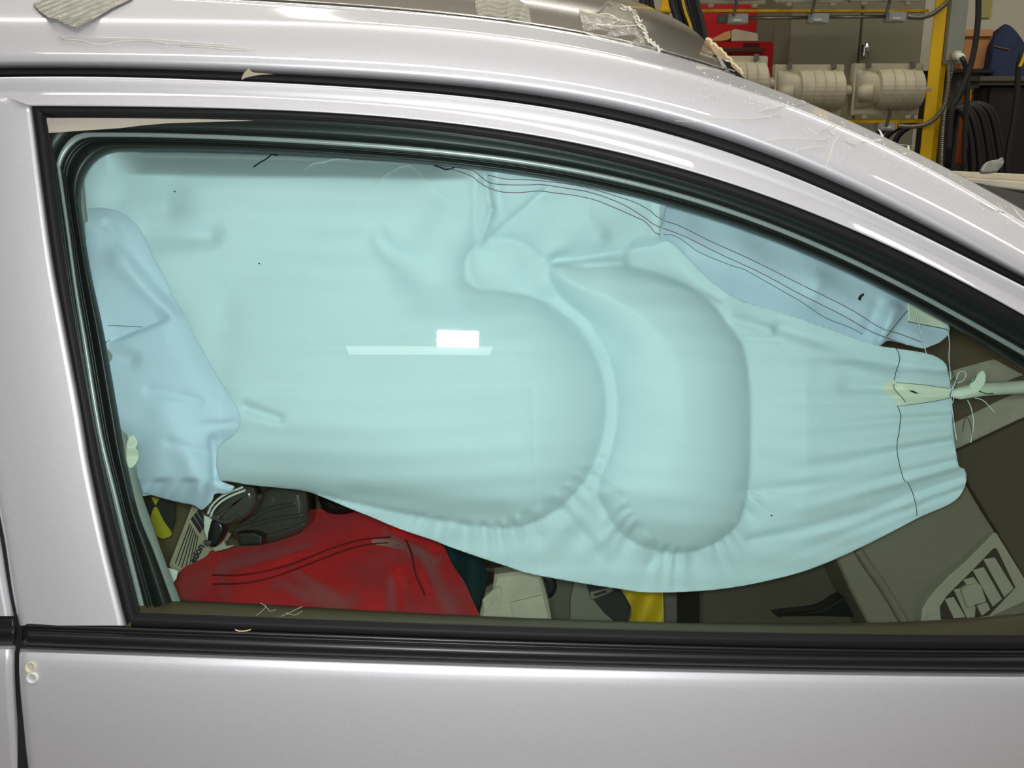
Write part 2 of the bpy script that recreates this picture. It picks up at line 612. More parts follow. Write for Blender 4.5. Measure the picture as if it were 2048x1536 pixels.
# upper frame and window pillar of the door
A_OUT = loop([(38, 1251), (24, 1180), (10, 1086), (-6, 1000), (-28, 850), (-48, 700), (-66, 550), (-80, 400), (-90, 250), (-95, 160)],
             [(-95, 160), (-94, 156), (-90, 154.5)], F_OUT, -86)
wgt = np.clip((np.arange(len(P_SIN)) - (NL - 4)) / 14.0, 0, 1)[:, None]     # 0 on the pillar, 1 along the top
rows = []
for t in [0, 0.005, 0.02] + [0.02 + 0.94 * i / 20 for i in range(1, 21)] + [0.985, 1.0]:
    q = A_OUT * (1 - t) + P_SIN * t
    e = 0.014 if t == 0 else 0.004 if t == 0.005 else 0.0005 if t == 0.02 else 0
    e += 0.003 if t == 0.985 else 0.009 if t == 1.0 else 0
    tt = min(max((t - 0.02) / 0.94, 0), 1)
    pil = -0.0022 * math.sin(math.pi * tt) ** 0.9
    top = -0.0008 * math.sin(math.pi * min(tt * 2, 1)) - 0.0036 * (max(0, tt - 0.42) / 0.58) ** 1.3
    k = wgt[:, 0]
    rows.append(np.column_stack([q, W(q[:, 0], q[:, 1]) + e + pil * (1 - k) + top * k]))
loft('window_frame', rows, PAINT, door, sub=1, flip=True)
# black bezel rubber between frame and glass
band('window_seal', P_SIN, P_SGL, [(0, 0.006), (0.05, -0.0005), (0.2, -0.0015), (0.55, -0.0012), (0.7, 0.0005), (0.8, 0.003), (0.92, 0.0035), (1.0, 0.0075)], RUBBER, door, flip=True)


def below(curve_left, x0, x1, n):
    xs = np.linspace(x0, x1, n)
    return xs


SILL_T = Curve([(270, 1225), (600, 1238), (780, 1243.5), (1080, 1254), (1380, 1263), (1448, 1264.5), (1750, 1268), (2048, 1271), (2200, 1272)], 3)
SILL_B = Curve([(40, 1247), (255, 1251), (600, 1266), (900, 1276), (1200, 1285), (1448, 1292), (2048, 1299), (2200, 1300)], 3)
MOULD_B = Curve([(44, 1297), (300, 1305), (600, 1316), (900, 1325), (1200, 1333), (1448, 1338.5), (1750, 1343), (2048, 1346), (2200, 1347)], 3)
DOOR_T = Curve([(44, 1302), (300, 1309), (600, 1320), (900, 1330), (1200, 1338), (1448, 1344), (1750, 1349), (2048, 1352), (2200, 1353)], 3)

# glass pane: a curved slab between the frame top and the belt
gl_top = loop([(262, 1262), (240, 1120), (200, 950), (160, 760), (125, 560), (97, 350), (84, 232)], [(84, 232), (85, 229), (87, 227)], Curve([(64, 225), (342, 226), (513, 228), (700, 238), (905, 258), (1042, 277), (1178, 303), (1250, 317), (1445, 376), (1641, 448), (1836, 534), (1934, 584), (2048, 648), (2200, 736)], 6), 88)
bottom = np.stack([np.linspace(268, XR, len(gl_top)), SILL_T(np.linspace(268, XR, len(gl_top))) + 25], 1)
# param by the loop is uneven, so build the pane as columns instead
xs = np.linspace(84, XR, 160)
GT = Curve([(64, 225), (342, 226), (513, 228), (700, 238), (905, 258), (1042, 277), (1178, 303), (1250, 317), (1445, 376), (1641, 448), (1836, 534), (1934, 584), (2048, 648), (2200, 736)], 6)
lft = np.array([(84, 226), (97, 350), (125, 560), (160, 760), (200, 950), (240, 1120), (270, 1262)], float)
rows_f, rows_b = [], []
for t in np.linspace(0, 1, 50):
    yl = 226 + t * (1258 - 226)
    xl = np.interp(yl, lft[:, 1], lft[:, 0])
    xx = xl + (XR - xl) * np.linspace(0, 1, 160)
    top = GT(84 + (XR - 84) * np.linspace(0, 1, 160))
    yy = top * (1 - t) + (SILL_T(xx) + 22) * t
    rows_f.append(np.stack([xx, yy, W(xx, yy) + 0.0065], 1))
    rows_b.append(np.stack([xx, yy, W(xx, yy) + 0.0103], 1))
R = np.array(rows_f + rows_b)
v = PA(R[..., 0].ravel(), R[..., 1].ravel(), R[..., 2].ravel())
nf = 50 * 160
fc = grid_faces(50, 160, True) + grid_faces(50, 160, False, nf)
tagged(mk('window_glass', v, fc, GLASS, door), 'green-tinted glass pane')

# behind the glass: outer channel, pale flange, inner weatherstrip tube, pillar trim
band('glass_channel', P_SGL, P_T1, [(-0.35, 0.013), (0.0, 0.0135), (0.25, 0.014), (0.5, 0.0125), (0.75, 0.0145), (0.85, 0.017), (1.0, 0.022), (1.02, 0.034)], RUBBER_IN, door, flip=True)
band('inner_flange', P_T1, P_T2, [(-0.6, 0.028), (0.0, 0.026), (1.0, 0.026), (1.7, 0.030)], FLANGE, door, flip=True)
band('weatherstrip', P_T2, P_T3, [(0, 0.030)] + [(0.02 + 0.28 * i / 6, 0.028 - 0.004 * math.sin(math.pi * i / 6)) for i in range(7)] +
     [(0.30 + 0.7 * i / 10, 0.030 - 0.012 * math.sin(math.pi * i / 10) ** 0.7) for i in range(1, 11)] + [(1.0, 0.044)], RUBBER_IN, car, flip=True)
# flat beige wedge just behind the rear top corner of the pane
wedge = [(93, 235), (160, 236), (250, 236.5), (400, 238), (505, 241), (430, 243.5), (340, 246), (290, 250), (240, 256), (180, 260), (96, 266)]
prism('corner_wedge', [(x, y) for x, y in wedge], lambda x, y: W(x, y) + 0.0115, 0.001, mat('corner_beige', (236, 200, 190), rough=0.4), door)
# pillar trim strip left of the bag
G_L = resample([(344, 1203), (306, 1099), (277, 1026), (250, 909), (241, 854), (209, 671), (177, 500), (164, 420), (163, 330)], 60)
G_R = resample([(362, 1203), (335, 1134), (312, 1070), (297, 1026), (277, 967), (255, 866), (219, 671), (189, 500), (173, 420), (165, 330)], 60)
band('pillar_trim', G_L, G_R, [(-0.5, 0.040), (0, 0.040), (0.9, 0.0420), (1.0, 0.048), (1.0, 0.060)], GREY_ST, car, flip=False)

# waist: inner door top, sill seals, moulding, door skin
xs = np.linspace(250, XR, 150)
IN_T = Curve([(300, 1198), (356, 1200), (780, 1223), (1380, 1245.5), (1448, 1247), (1814, 1243), (1950, 1236), (2048, 1226), (2200, 1205)], 5)
loft('inner_door_top', [row(IN_T, xs, 0.085), row(IN_T, xs, 0.045, 2), row(IN_T, xs, 0.030, 8), row(SILL_T, xs, 0.018, 6), row(SILL_T, xs, 0.018, 30)], mat('door_trim_plastic', (90, 74, 50), rough=0.55, bump=(900, 0.1, 0.0004)), door, sub=5, flip=True)
xs = np.linspace(262, XR, 150)
loft('waist_seal', [row(SILL_T, xs, 0.0075, -0.5), row(SILL_T, xs, 0.0035, 1.5), row(SILL_T, xs, 0.0005, 8), row(SILL_T, xs, -0.0015, 15), row(SILL_B, xs, -0.001, -3), row(SILL_B, xs, 0.0015, 0), row(SILL_B, xs, 0.008, 1)], RUBBER, door, sub=5, flip=True)


def end_round(xs, x0, r):
    """how far the lath's end is pulled in"""
    u = np.clip((xs - x0) / r, 0, 1)
    return np.sqrt(1 - (1 - u) ** 2)


xs = np.concatenate([np.linspace(44, 60, 12), np.linspace(64, XR, 150)])
er = end_round(xs, 44, 14)


def mrow(f, w):
    yt, yb = SILL_B(xs), MOULD_B(xs)
    ym = (yt + yb) / 2
    y = yt + (yb - yt) * f
    y = ym + (y - ym) * (0.35 + 0.65 * er)
    return np.stack([xs, y, W(xs, y) + w * er + 0.004 * (1 - er)], 1)


loft('waist_moulding', [mrow(0.0, 0.004), mrow(0.02, -0.001), mrow(0.12, -0.0030), mrow(0.22, -0.0025), mrow(0.27, -0.0035), mrow(0.34, -0.0075), mrow(0.5, -0.0105), mrow(0.7, -0.0105), mrow(0.83, -0.0070), mrow(0.88, -0.0035), mrow(0.95, -0.003), mrow(1.0, 0.004)], RUBBER_SAT, door, sub=4, flip=True)

# door skin below the moulding; left edge follows the shut line
SHUT = np.array([(-95, 150), (-66, 550), (-28, 850), (-6, 1000), (10, 1086), (24, 1175), (40, 1258), (44, 1280), (38, 1310), (38, 1340), (42, 1400), (50, 1480), (56, 1540), (64, 1700), (60, 2200), (40, 2700)], float)


def shut_x(y):
    return np.interp(y, SHUT[:, 1], SHUT[:, 0])


rows = []
prof = [(-6, 0.012), (-4, 0.006), (0, 0.0015), (2.5, -0.0008), (8, -0.0022), (20, -0.0040), (42, -0.0046), (90, -0.0028), (170, 0.0035), (300, 0.018), (500, 0.046), (800, 0.095), (1150, 0.16)]
u = np.concatenate([[0, 0.0015, 0.004], np.linspace(0.008, 1, 150)])
edge = np.concatenate([[0.010, 0.002, 0.0003], np.zeros(150)])
for dy, w in prof:
    y0 = 1302 + dy
    xl = shut_x(y0)
    xx = xl + (XR - xl) * u
    yy = DOOR_T(xx) + dy
    rows.append(np.stack([xx, yy, W(xx, yy) + w + edge], 1))
sk = loft('door_skin', rows, PAINT, door, sub=6, flip=True)
# painted figure eight on the door
YP = mat('yellow_white_marker', (214, 212, 168), rough=0.7)
WP = mat('white_marker', (222, 222, 220), rough=0.7)


def ringpath(cx, cy, rx, ry, tilt, a0, a1, n=20):
    out = []
    for i in range(n + 1):
        a = math.radians(a0 + (a1 - a0) * i / n)
        x, y = rx * math.cos(a), ry * math.sin(a)
        xx, yy = cx + x * math.cos(tilt) - y * math.sin(tilt), cy + x * math.sin(tilt) + y * math.cos(tilt)
        dy = yy - DOOR_T(xx)
        wv = np.interp(dy, [p[0] for p in prof], [p[1] for p in prof])
        out.append(P(xx, yy, float(W(xx, yy) + wv - 0.0002)))
    return out


tagged(tube('painted_number', ringpath(62, 1334, 9, 9.5, 0.1, 60, 420), 0.0024, YP, door, seg=6, flat=0.45, n=40), 'yellow upper loop of the number 8')
tagged(tube('painted_number', ringpath(65, 1355, 10, 9.5, 0.1, -110, 250), 0.0026, WP, door, seg=6, flat=0.45, n=40), 'white lower loop of the number 8')

# rear quarter panel with its moulding stub, and the shut line behind
qx = np.linspace(0, 1, 40)
rows = []
for y in [110, 154, 158, 250, 400, 550, 700, 850, 1000, 1086, 1170, 1232]:
    xr = shut_x(max(y, 150)) - 7
    xx = -380 + (xr + 380) * qx
    e = np.where(qx > 0.985, 0.003, 0) + np.where(qx > 0.999, 0.012, 0)
    rows.append(np.stack([xx, np.full(40, y), W(xx, y) + e + (0.014 if y < 120 else 0)], 1))
q = loft('quarter_panel', rows[1:], PAINT, car, sub=3, flip=True)
rows = []
for dy, w in [(-8, 0.012), (-4, 0.004)] + [p for p in prof if p[0] >= 0]:
    y0 = 1296 + dy
    xr = shut_x(y0 + 6) - (8 if y0 < 1320 else min(14, 8 + (y0 - 1320) * 0.03))
    xx = -380 + (xr + 380) * qx
    yy = np.full(40, y0) + (xx - xr) * 0.008
    e = np.where(qx > 0.985, 0.003, 0) + np.where(qx > 0.999, 0.012, 0)
    rows.append(np.stack([xx, yy, W(xx, yy) + w + e], 1))
loft('lower_quarter', rows, PAINT, car, sub=6, flip=True)
xs = np.concatenate([np.linspace(-380, 16, 30), np.linspace(18, 33, 12)])
er = 1 - np.clip((xs - 24) / 9, 0, 1) ** 2 * 0.55


def qrow(f, w):
    ym = 1263.0 + xs * 0.008
    y = ym + (f - 0.5) * 52 * er
    return np.stack([xs, y, W(xs, y) + w + 0.004 * (1 - er) * 2], 1)


loft('quarter_moulding', [qrow(0, 0.008), qrow(0.02, -0.001), qrow(0.2, -0.003), qrow(0.3, -0.004), qrow(0.4, -0.0085), qrow(0.6, -0.0105), qrow(0.8, -0.008), qrow(0.95, -0.003), qrow(1.0, 0.008)], RUBBER_SAT, car, sub=4, flip=True)
ys = np.linspace(120, 2600, 60)
sx = shut_x(ys)
loft('shut_gap', [np.stack([sx - 30, ys, W(sx, ys) + 0.016], 1), np.stack([sx + 30, ys, W(sx, ys) + 0.016], 1)], GAP, car, sub=1, flip=True)

# roof side rail / windscreen pillar outer skin
xs = np.linspace(-380, XR, 240)


def mixrow(c1, c2, f, w, dy=0):
    y = c1(xs) * (1 - f) + c2(xs) * f + dy
    return np.stack([xs, y, W(xs, y) + w], 1)


rail_rows = [mixrow(F_TOP, F_OUT, 0.50, 0.040), mixrow(F_TOP, F_OUT, 0.44, 0.027), mixrow(F_TOP, F_OUT, 0.3, 0.0165), mixrow(F_TOP, F_OUT, 0.12, 0.0085), mixrow(F_TOP, HL, 0.06, 0.0035), mixrow(F_TOP, HL, 0.3, 0.0045), mixrow(F_TOP, HL, 0.6, 0.009), mixrow(F_TOP, HL, 0.85, 0.0145), mixrow(HL, F_TOP, 0.04, 0.0185), mixrow(HL, U, 0.06, 0.0225), mixrow(HL, U, 0.3, 0.034), mixrow(HL, U, 0.7, 0.055), mixrow(HL, U, 0.93, 0.068), mixrow(HL, U, 1.0, 0.078), mixrow(U, HL, 0.0, 0.088, 3)]
loft('side_rail', rail_rows, PAINT, car, sub=5)
# black drip seal under the rail
loft('drip_seal', [mixrow(F_TOP, F_OUT, 0.36, 0.026), mixrow(F_TOP, F_OUT, 0.44, 0.0175), mixrow(F_TOP, F_OUT, 0.55, 0.0145), mixrow(F_TOP, F_OUT, 0.8, 0.0135), mixrow(F_TOP, F_OUT, 0.93, 0.0165), mixrow(F_TOP, F_OUT, 1.0, 0.020), mixrow(F_OUT, F_OUT, 1.0, 0.03, 4)], RUBBER, car, sub=4)

# roof panel: rows receding from the ditch
rows = []
u = np.linspace(0, 1, 160) ** 0.8
spec = [(1452, 141, 0.095), (1450, 139, 0.088), (1440, 129, 0.092), (1425, 104, 0.12), (1405, 76, 0.16), (1372, 50, 0.22), (1325, 25, 0.31), (1265, 0, 0.45), (1180, -22, 0.66), (1060, -32, 0.95), (960, -20, 1.25)]
for xf, yf, w in spec:
    xx = -380 + (xf + 380) * u
    yy = U(xx) + (yf - U(xf))
    fall = 22 * np.clip((xx - (xf - 90)) / 90, 0, 1) ** 2
    k = 1 if w > 0.1 else 0
    rows.append(np.stack([xx, yy - k * 22 * (1 - np.clip((xx - (xf - 160)) / 160, 0, 1) ** 2) * 0.4, W(xx, np.maximum(yy, -20)) + w], 1))
ROOF = mat('roof_paint', (176, 170, 160), rough=0.25, metal=0.8, coat=1.0, noise=(900, 0.05))
roof = loft('roof_panel', rows, ROOF, car, sub=4)
# bright ditch strip
dx = np.linspace(-380, 1470, 200)
dy = U(dx)
loft('roof_ditch_strip', [np.stack([dx, dy + 2.2, W(dx, dy) + 0.081], 1), np.stack([dx, dy + 0.6, W(dx, dy) + 0.074], 1), np.stack([dx, dy - 1.6, W(dx, dy) + 0.076], 1), np.stack([dx, dy - 3.2, W(dx, dy) + 0.086], 1)], mat('polished_strip', (235, 235, 235), rough=0.12, metal=0.9), car, sub=3)
loft('roof_ditch_strip', [np.stack([dx, dy - 5.5, W(dx, dy) + 0.094], 1), np.stack([dx, dy - 7.0, W(dx, dy) + 0.087], 1), np.stack([dx, dy - 8.5, W(dx, dy) + 0.09], 1), np.stack([dx, dy - 10, W(dx, dy) + 0.098], 1)], MATS['polished_strip'], car, sub=3)

# windscreen with brown masking inside, and far body edge
xs = np.linspace(1452, XR, 60)
rows = []
for t in np.linspace(0, 1, 14):
    far = Curve([(1452, 180), (1960, 366), (2260, 410)], 2)
    y = (U(xs) + 6) * (1 - t) + far(xs) * t
    y = y + 10 * math.sin(math.pi * t) * (xs < 1950)
    rows.append(np.stack([xs, y, (W(xs, U(xs)) + 0.085) * (1 - t) + 1.95 * t], 1))
loft('windscreen', rows, mat('windscreen_dark', (10, 11, 14), rough=0.5, spec=0.2), car, sub=1)
ledge = [(1890, 343), (1960, 344.5), (2260, 352), (2260, 362), (1900, 352)]
prism('far_cowl_edge', [(1870, 340), (1905, 341), (2048, 347.5), (2260, 356), (2260, 373), (2048, 363), (1910, 354), (1880, 352)], 1.92, 0.05, TAPE, car, bevel=0.004)
prism('far_cowl_edge', [(1900, 353), (2048, 362.5), (2260, 372), (2260, 400), (2048, 381), (1935, 367), (1910, 362)], 1.90, 0.05, mat('pale_ledge', (206, 198, 180), rough=0.5, noise=(8, 0.06)), car, bevel=0.004)

# ribbon of screen rubber and brown padding curling off the roof corner
prism('screen_rubber', [(1427, 108), (1433, 118), (1446, 140), (1457, 154), (1484, 160), (1500, 166), (1484, 152), (1463, 132), (1445, 118)], 1.14, 0.01, BLACKP, car)
prism('screen_rubber', [(1434, 112), (1441, 128), (1452, 146), (1462, 150), (1452, 132), (1442, 116)], 1.135, 0.004, mat('grey_rubber_lip', (150, 148, 140), rough=0.4), car)

# ------------------------------------------------------------------ cabin
CAB = 2.05
prism('cabin_lining', [(-250, 90), (1300, 90), (2300, 560), (2400, 1900), (-250, 1900)], CAB, 0.03, DASH_D, car)
# screen masked inside with brown paper
prism('screen_masking', [(1830, 560), (2400, 900), (2400, 1300), (1990, 1200), (1760, 1010), (1700, 820)], lambda x, y: 1.75, 0.01, BROWN, car)
prism('rear_lining', [(240, 880), (640, 880), (640, 1260), (300, 1260)], 1.55, 0.02, mat('seat_brown', (112, 98, 70), rough=0.85, noise=(14, 0.15)), car)
# dashboard end: pale panel, darker cap, crease line
dash_poly = [(1935, 972), (1962, 1018), (1990, 1062), (2048, 1155), (2180, 1330), (1780, 1330), (1700, 1180), (1660, 1090), (1700, 940), (1850, 900)]
prism('dashboard', dash_poly, lambda x, y: 1.30 + (1990 - x) * 0.0001, 0.25, DASH, car, bevel=0.006)
prism('dash_top', [(1935, 965), (1895, 912), (2048, 840), (2400, 690), (2400, 1400), (2180, 1400), (2052, 1160), (1994, 1062)], 1.37, 0.015, mat('dash_top_dark', (84, 72, 54), rough=0.7, bump=(900, 0.15, 0.0005)), car, bevel=0.004)
prism('lower_dash', [(1400, 1120), (1720, 1060), (1745, 1130), (1790, 1200), (1815, 1255), (1815, 1330), (1400, 1330)], 1.42, 0.2, DASH_D, car, bevel=0.01)
tube('dash_seam', [P(x, y, 1.296) for x, y in [(1716, 1100), (1735, 1130), (1760, 1165), (1785, 1205), (1812, 1250)]], 0.006, DASH, car, seg=8)
# corner air vent
vent = prism('air_vent', [(1987, 1066), (1994, 1067), (2048, 1155), (2085, 1215), (2048, 1205), (1999, 1227), (1960, 1246), (1900, 1254), (1843, 1254), (1842, 1243), (1844, 1220), (1856, 1198), (1873, 1178), (1900, 1150), (1928, 1126), (1960, 1094)], 1.288, 0.02, DASH_L, car, bevel=0.002)
prism('vent_recess', [(1986, 1098), (1990, 1096), (1994, 1098), (2031, 1175), (1978, 1231), (1950, 1236), (1908, 1239), (1882, 1239), (1880, 1214), (1893, 1193), (1946, 1140)], 1.2872, 0.004, mat('vent_dark', (58, 46, 32), rough=0.8), vent)
for s_ in [[(1967, 1119), (1990, 1115), (2028, 1177), (2009, 1195)], [(1946, 1141), (1968, 1134), (2005, 1198), (1986, 1214)],
           [(1927, 1160), (1948, 1154), (1964, 1176), (1942, 1184)], [(1908, 1180), (1928, 1174), (1952, 1215), (1950, 1235), (1934, 1236)],
           [(1890, 1199), (1908, 1194), (1932, 1235), (1908, 1237)]]:
    prism('vent_louver', s_, 1.2855, 0.006, DASH_L, vent, bevel=0.001)
prism('vent_knob', [(1923, 1179), (1931, 1173), (1956, 1167), (1963, 1172), (1973, 1202), (1966, 1207), (1952, 1209), (1940, 1217), (1934, 1213)], 1.280, 0.008, DASH_L, vent, bevel=0.0015)
prism('vent_knob', [(1954, 1211), (1975, 1205), (1981, 1219), (1965, 1232)], 1.282, 0.008, DASH_L, vent, bevel=0.001)
tube('vent_dial', [P(1865 + 12 * math.cos(a), 1238 + 11 * math.sin(a), 1.2865) for a in np.linspace(2.2, 5.6, 10)], 0.0009, DASH_L, vent)
# dark lever in front of the dash and console pieces
prism('column_lever', closed_smooth([(1560, 1228), (1630, 1220), (1655, 1212), (1680, 1196), (1720, 1182), (1772, 1178), (1786, 1184), (1792, 1200), (1800, 1230), (1790, 1236), (1700, 1235), (1640, 1233), (1562, 1233)], 4), 1.385, 0.03, BLACKP, car, bevel=0.004)
tube('wire', [P(x, y, 1.35) for x, y in [(1792, 1196), (1820, 1198), (1850, 1196), (1880, 1202), (1910, 1204)]], 0.0016, CABLE, car)
prism('console', [(1085, 1140), (1190, 1150), (1240, 1180), (1420, 1200), (1420, 1330), (1085, 1330)], 1.62, 0.2, mat('console_plastic', (104, 98, 80), rough=0.6), car, bevel=0.01)
prism('console_panel', [(1150, 1152), (1170, 1150), (1180, 1190), (1230, 1240), (1180, 1280), (1140, 1275), (1140, 1200)], 1.60, 0.01, mat('console_pale', (140, 134, 116), rough=0.6), car, bevel=0.003)
prism('console_pocket', [(1172, 1160), (1240, 1172), (1262, 1205), (1252, 1262), (1210, 1228), (1184, 1196)], 1.595, 0.01, mat('pocket_dark', (48, 44, 38), rough=0.7), car, bevel=0.002)
prism('console_clip', [(1180, 1185), (1222, 1176), (1228, 1182), (1190, 1198), (1182, 1200)], 1.585, 0.012, mat('console_pale', (140, 134, 116)), car, bevel=0.002)
prism('console_clip', [(1187, 1188), (1212, 1181), (1214, 1185), (1190, 1193)], 1.583, 0.004, mat('pocket_dark', (48, 44, 38)), car)
gear = prism('gear_knob', closed_smooth([(1078, 1150), (1100, 1152), (1112, 1165), (1113, 1180), (1104, 1195), (1085, 1196)], 4), 1.56, 0.05, BLACKP, car, bevel=0.006)
# far door trim line seen under the bag
prism('far_trim_line', [(940, 1134), (1060, 1140), (1060, 1150), (940, 1143)], 1.9, 0.02, mat('console_plastic', (104, 98, 80)), car, bevel=0.003)

# ------------------------------------------------------------------ the airbag
bag = empty('side_curtain_airbag', P(1000, 800, 1.09), 'deflated light blue side curtain airbag hanging inside the car window', 'airbag')
CH1 = closed_smooth([(120, 160), (500, 190), (900, 220), (1420, 320), (1345, 470), (1245, 500), (1100, 518), (1040, 480), (970, 478), (930, 520), (945, 575), (1060, 592), (1150, 650), (1200, 740), (1211, 820), (1196, 900), (1165, 965), (1110, 1020), (1040, 1052), (960, 1052), (850, 1035), (700, 1004), (560, 978), (300, 990), (120, 900)], 4)
CH2 = closed_smooth([(1098, 532), (1170, 535), (1240, 532), (1330, 552), (1400, 588), (1450, 640), (1487, 700), (1500, 800), (1498, 950), (1482, 1035), (1440, 1080), (1380, 1103), (1320, 1103), (1262, 1080), (1222, 1040), (1196, 975), (1222, 905), (1236, 820), (1224, 735), (1180, 645), (1120, 590)], 4)
TIE1 = closed_smooth([(940, 520), (950, 495), (980, 482), (1020, 486), (1050, 510), (1056, 545), (1066, 590), (1060, 598), (1010, 590), (965, 575), (943, 550)], 4)
TIE2 = closed_smooth([(1245, 515), (1265, 485), (1295, 474), (1335, 482), (1365, 512), (1400, 552), (1450, 590), (1440, 606), (1400, 588), (1330, 565), (1270, 552), (1250, 535)], 4)
apex = (2420.0, 800.0)


def bag_relief(px, py):
    """depth offset of the bag's face from the side line (negative = nearer)"""
    z = np.full(px.shape, 0.098)
    z -= pillow(px, py, CH1, 170, 0.040)
    z -= pillow(px, py, CH2, 150, 0.036)
    # upper tie patches are pulled back flat
    z += pillow(px, py, TIE1, 45, 0.006)
    z += pillow(px, py, TIE2, 40, 0.008)
    # the top edge curls back under the roof rail
    sx = np.clip((px - 215) / 70, 0, 1) * np.clip((975 - px) / 110, 0, 1)
    z += 0.052 * sx * np.clip((352 + 0.012 * (px - 300) - py) / 55, 0, 1) ** 1.15
    # gentle shading hollows of the left chamber
    z += seg_ridge(px, py, (330, 410), (250, 400), 44, 50, 0.017)
    z += seg_ridge(px, py, (300, 470), (420, 470), 34, 20, 0.010)
    z += seg_ridge(px, py, (450, 620), (440, 760), 30, 40, 0.004)
    z += seg_ridge(px, py, (490, 815), (560, 838), 11, 8, 0.007)
    z += seg_ridge(px, py, (760, 480), (850, 570), 20, 44, 0.011)
    z += seg_ridge(px, py, (900, 420), (840, 520), 40, 40, 0.008)
    z += seg_ridge(px, py, (700, 990), (1000, 1030), 18, 24, 0.004)
    # vertical gather under the frame
    z -= seg_ridge(px, py, (968, 345), (983, 420), 7, 7, 0.006) + seg_ridge(px, py, (983, 420), (962, 486), 7, 5, 0.006)
    z += seg_ridge(px, py, (992, 350), (1000, 430), 10, 16, 0.006) + seg_ridge(px, py, (950, 360), (950, 470), 9, 10, 0.004)
    z += crease(px, py, (962, 490), (1130, 345), 34, 0.009)
    # fold springing from the chamber corner
    z -= crease(px, py, (1095, 533), (1260, 520), 30, 0.012)
    z += seg_ridge(px, py, (1110, 520), (1330, 440), 12, 60, 0.011)
    z -= seg_ridge(px, py, (1050, 540), (1200, 480), 26, 18, 0.007)
    z -= seg_ridge(px, py, (1170, 430), (1200, 470), 18, 14, 0.003)
    z += seg_ridge(px, py, (1110, 600), (1230, 690), 26, 40, 0.012)
    z -= seg_ridge(px, py, (1318, 412), (1316, 470), 8, 5, 0.006)
    # tapered tail: pleats running to the tether
    tail = np.clip((px - 1495) / 120, 0, 1)
    ang = (py - apex[1]) / (apex[0] - px + 1) * 1000
    pl = 0.0030 * np.sin(ang / 23 + 0.6) + 0.0022 * np.sin(ang / 11.0 + 1.7 + px * 0.002) + 0.0012 * np.sin(ang / 6.3 + px * 0.004)
    z += tail * pl * (0.6 + 0.4 * np.sin(px / 140.0))
    z -= tail * 0.016 * np.exp(-((py - 850) / 230) ** 2)
    z -= crease(px, py, (1500, 812), (1900, 818), 16, 0.0028)
    z -= crease(px, py, (1640, 727), (1830, 727), 12, 0.0028)
    z += seg_ridge(px, py, (1560, 655), (1800, 735), 12, 22, 0.006)
    z += seg_ridge(px, py, (1700, 770), (1790, 775), 20, 12, 0.005)
    z += seg_ridge(px, py, (1480, 985), (1800, 950), 9, 14, 0.003)
    z += seg_ridge(px, py, (1500, 1080), (1780, 1020), 8, 14, 0.003)
    z -= seg_ridge(px, py, (1470, 640), (1540, 660), 14, 10, 0.006)
    z += seg_ridge(px, py, (1470, 675), (1560, 682), 6, 5, 0.003)
    # puckered hem below the chambers
    c1 = (950.0, 790.0)
    r = np.hypot(px - c1[0], py - c1[1])
    th = np.arctan2(py - c1[1], px - c1[0])
    m = np.clip((r - 252) / 12, 0, 1) * np.exp(-np.clip(r - 262, 0, None) / 45) * (py > 900) * np.clip((px - 800) / 80, 0, 1)
    z += 0.0034 * m * np.sin(th * 46 + 2 * np.sin(th * 9)) * (px < 1230)
    c2 = (1370.0, 900.0)
    r2 = np.hypot((px - c2[0]) * 1.45, py - c2[1])
    th2 = np.arctan2(py - c2[1], px - c2[0])
    m2 = np.clip((r2 - 196) / 12, 0, 1) * np.exp(-np.clip(r2 - 208, 0, None) / 40) * (py > 980)
    z += 0.0030 * m2 * np.sin(th2 * 40 + np.sin(th2 * 11) * 2)
    z += 0.0035 * np.exp(-((px - 1180) / 90) ** 2 - ((py - 1075) / 40) ** 2) * np.sin(px / 17 + py / 23)
    z += seg_ridge(px, py, (1130, 1020), (1190, 1100), 9, 16, 0.005)
    z += seg_ridge(px, py, (1300, 1130), (1330, 1100), 8, 12, 0.003)
    # broad unevenness and faint horizontal drag lines
    z += 0.0016 * np.sin(px / 97 + 1.1 * np.sin(py / 83)) * np.cos(py / 71 + px / 310)
    z += 0.0005 * np.sin(py / 8.5 + 1.6 * np.sin(px / 160)) * (px > 450)
    return z


def bag_depth(px, py):
    px, py = np.asarray(px, float), np.asarray(py, float)
    return W(px, py) + bag_relief(np.atleast_1d(px), np.atleast_1d(py)).reshape(px.shape)


main_poly = [(120, 270), (500, 280), (700, 292), (900, 312), (1100, 340), (1250, 366), (1327, 388), (1326, 440), (1318, 474), (1345, 486), (1372, 512), (1405, 545), (1440, 575), (1480, 600), (1540, 617), (1600, 637), (1650, 655), (1700, 672), (1750, 690), (1800, 698), (1850, 706), (1878, 716), (1893, 730), (1897, 748), (1902, 775), (1905, 812), (1905, 850), (1909, 885), (1914, 915), (1918, 934), (1929, 938), (1933, 950), (1932, 965), (1924, 985), (1908, 1003), (1880, 1017), (1842, 1033), (1800, 1055), (1740, 1086), (1700, 1105), (1650, 1127), (1600, 1145), (1550, 1158), (1500, 1169), (1450, 1177), (1400, 1182), (1330, 1185), (1280, 1184), (1240, 1178), (1180, 1169), (1110, 1157), (1050, 1145), (1015, 1133), (960, 1115), (900, 1094), (865, 1080), (800, 1058), (740, 1033), (700, 1017), (650, 996), (610, 982), (560, 976), (500, 970), (430, 963), (300, 990), (120, 960)]
main_poly = [tuple(p) for p in resample(main_poly + [main_poly[0]], 420)[:-1]]
cloth('main_cushion', main_poly, bag_depth, FAB, bag, res=4.5, thick=0.0015, back=lambda x, y, d: 0.05 * (1 - (1 - np.clip(d / 160, 0, 1)) ** 2) ** 0.5)


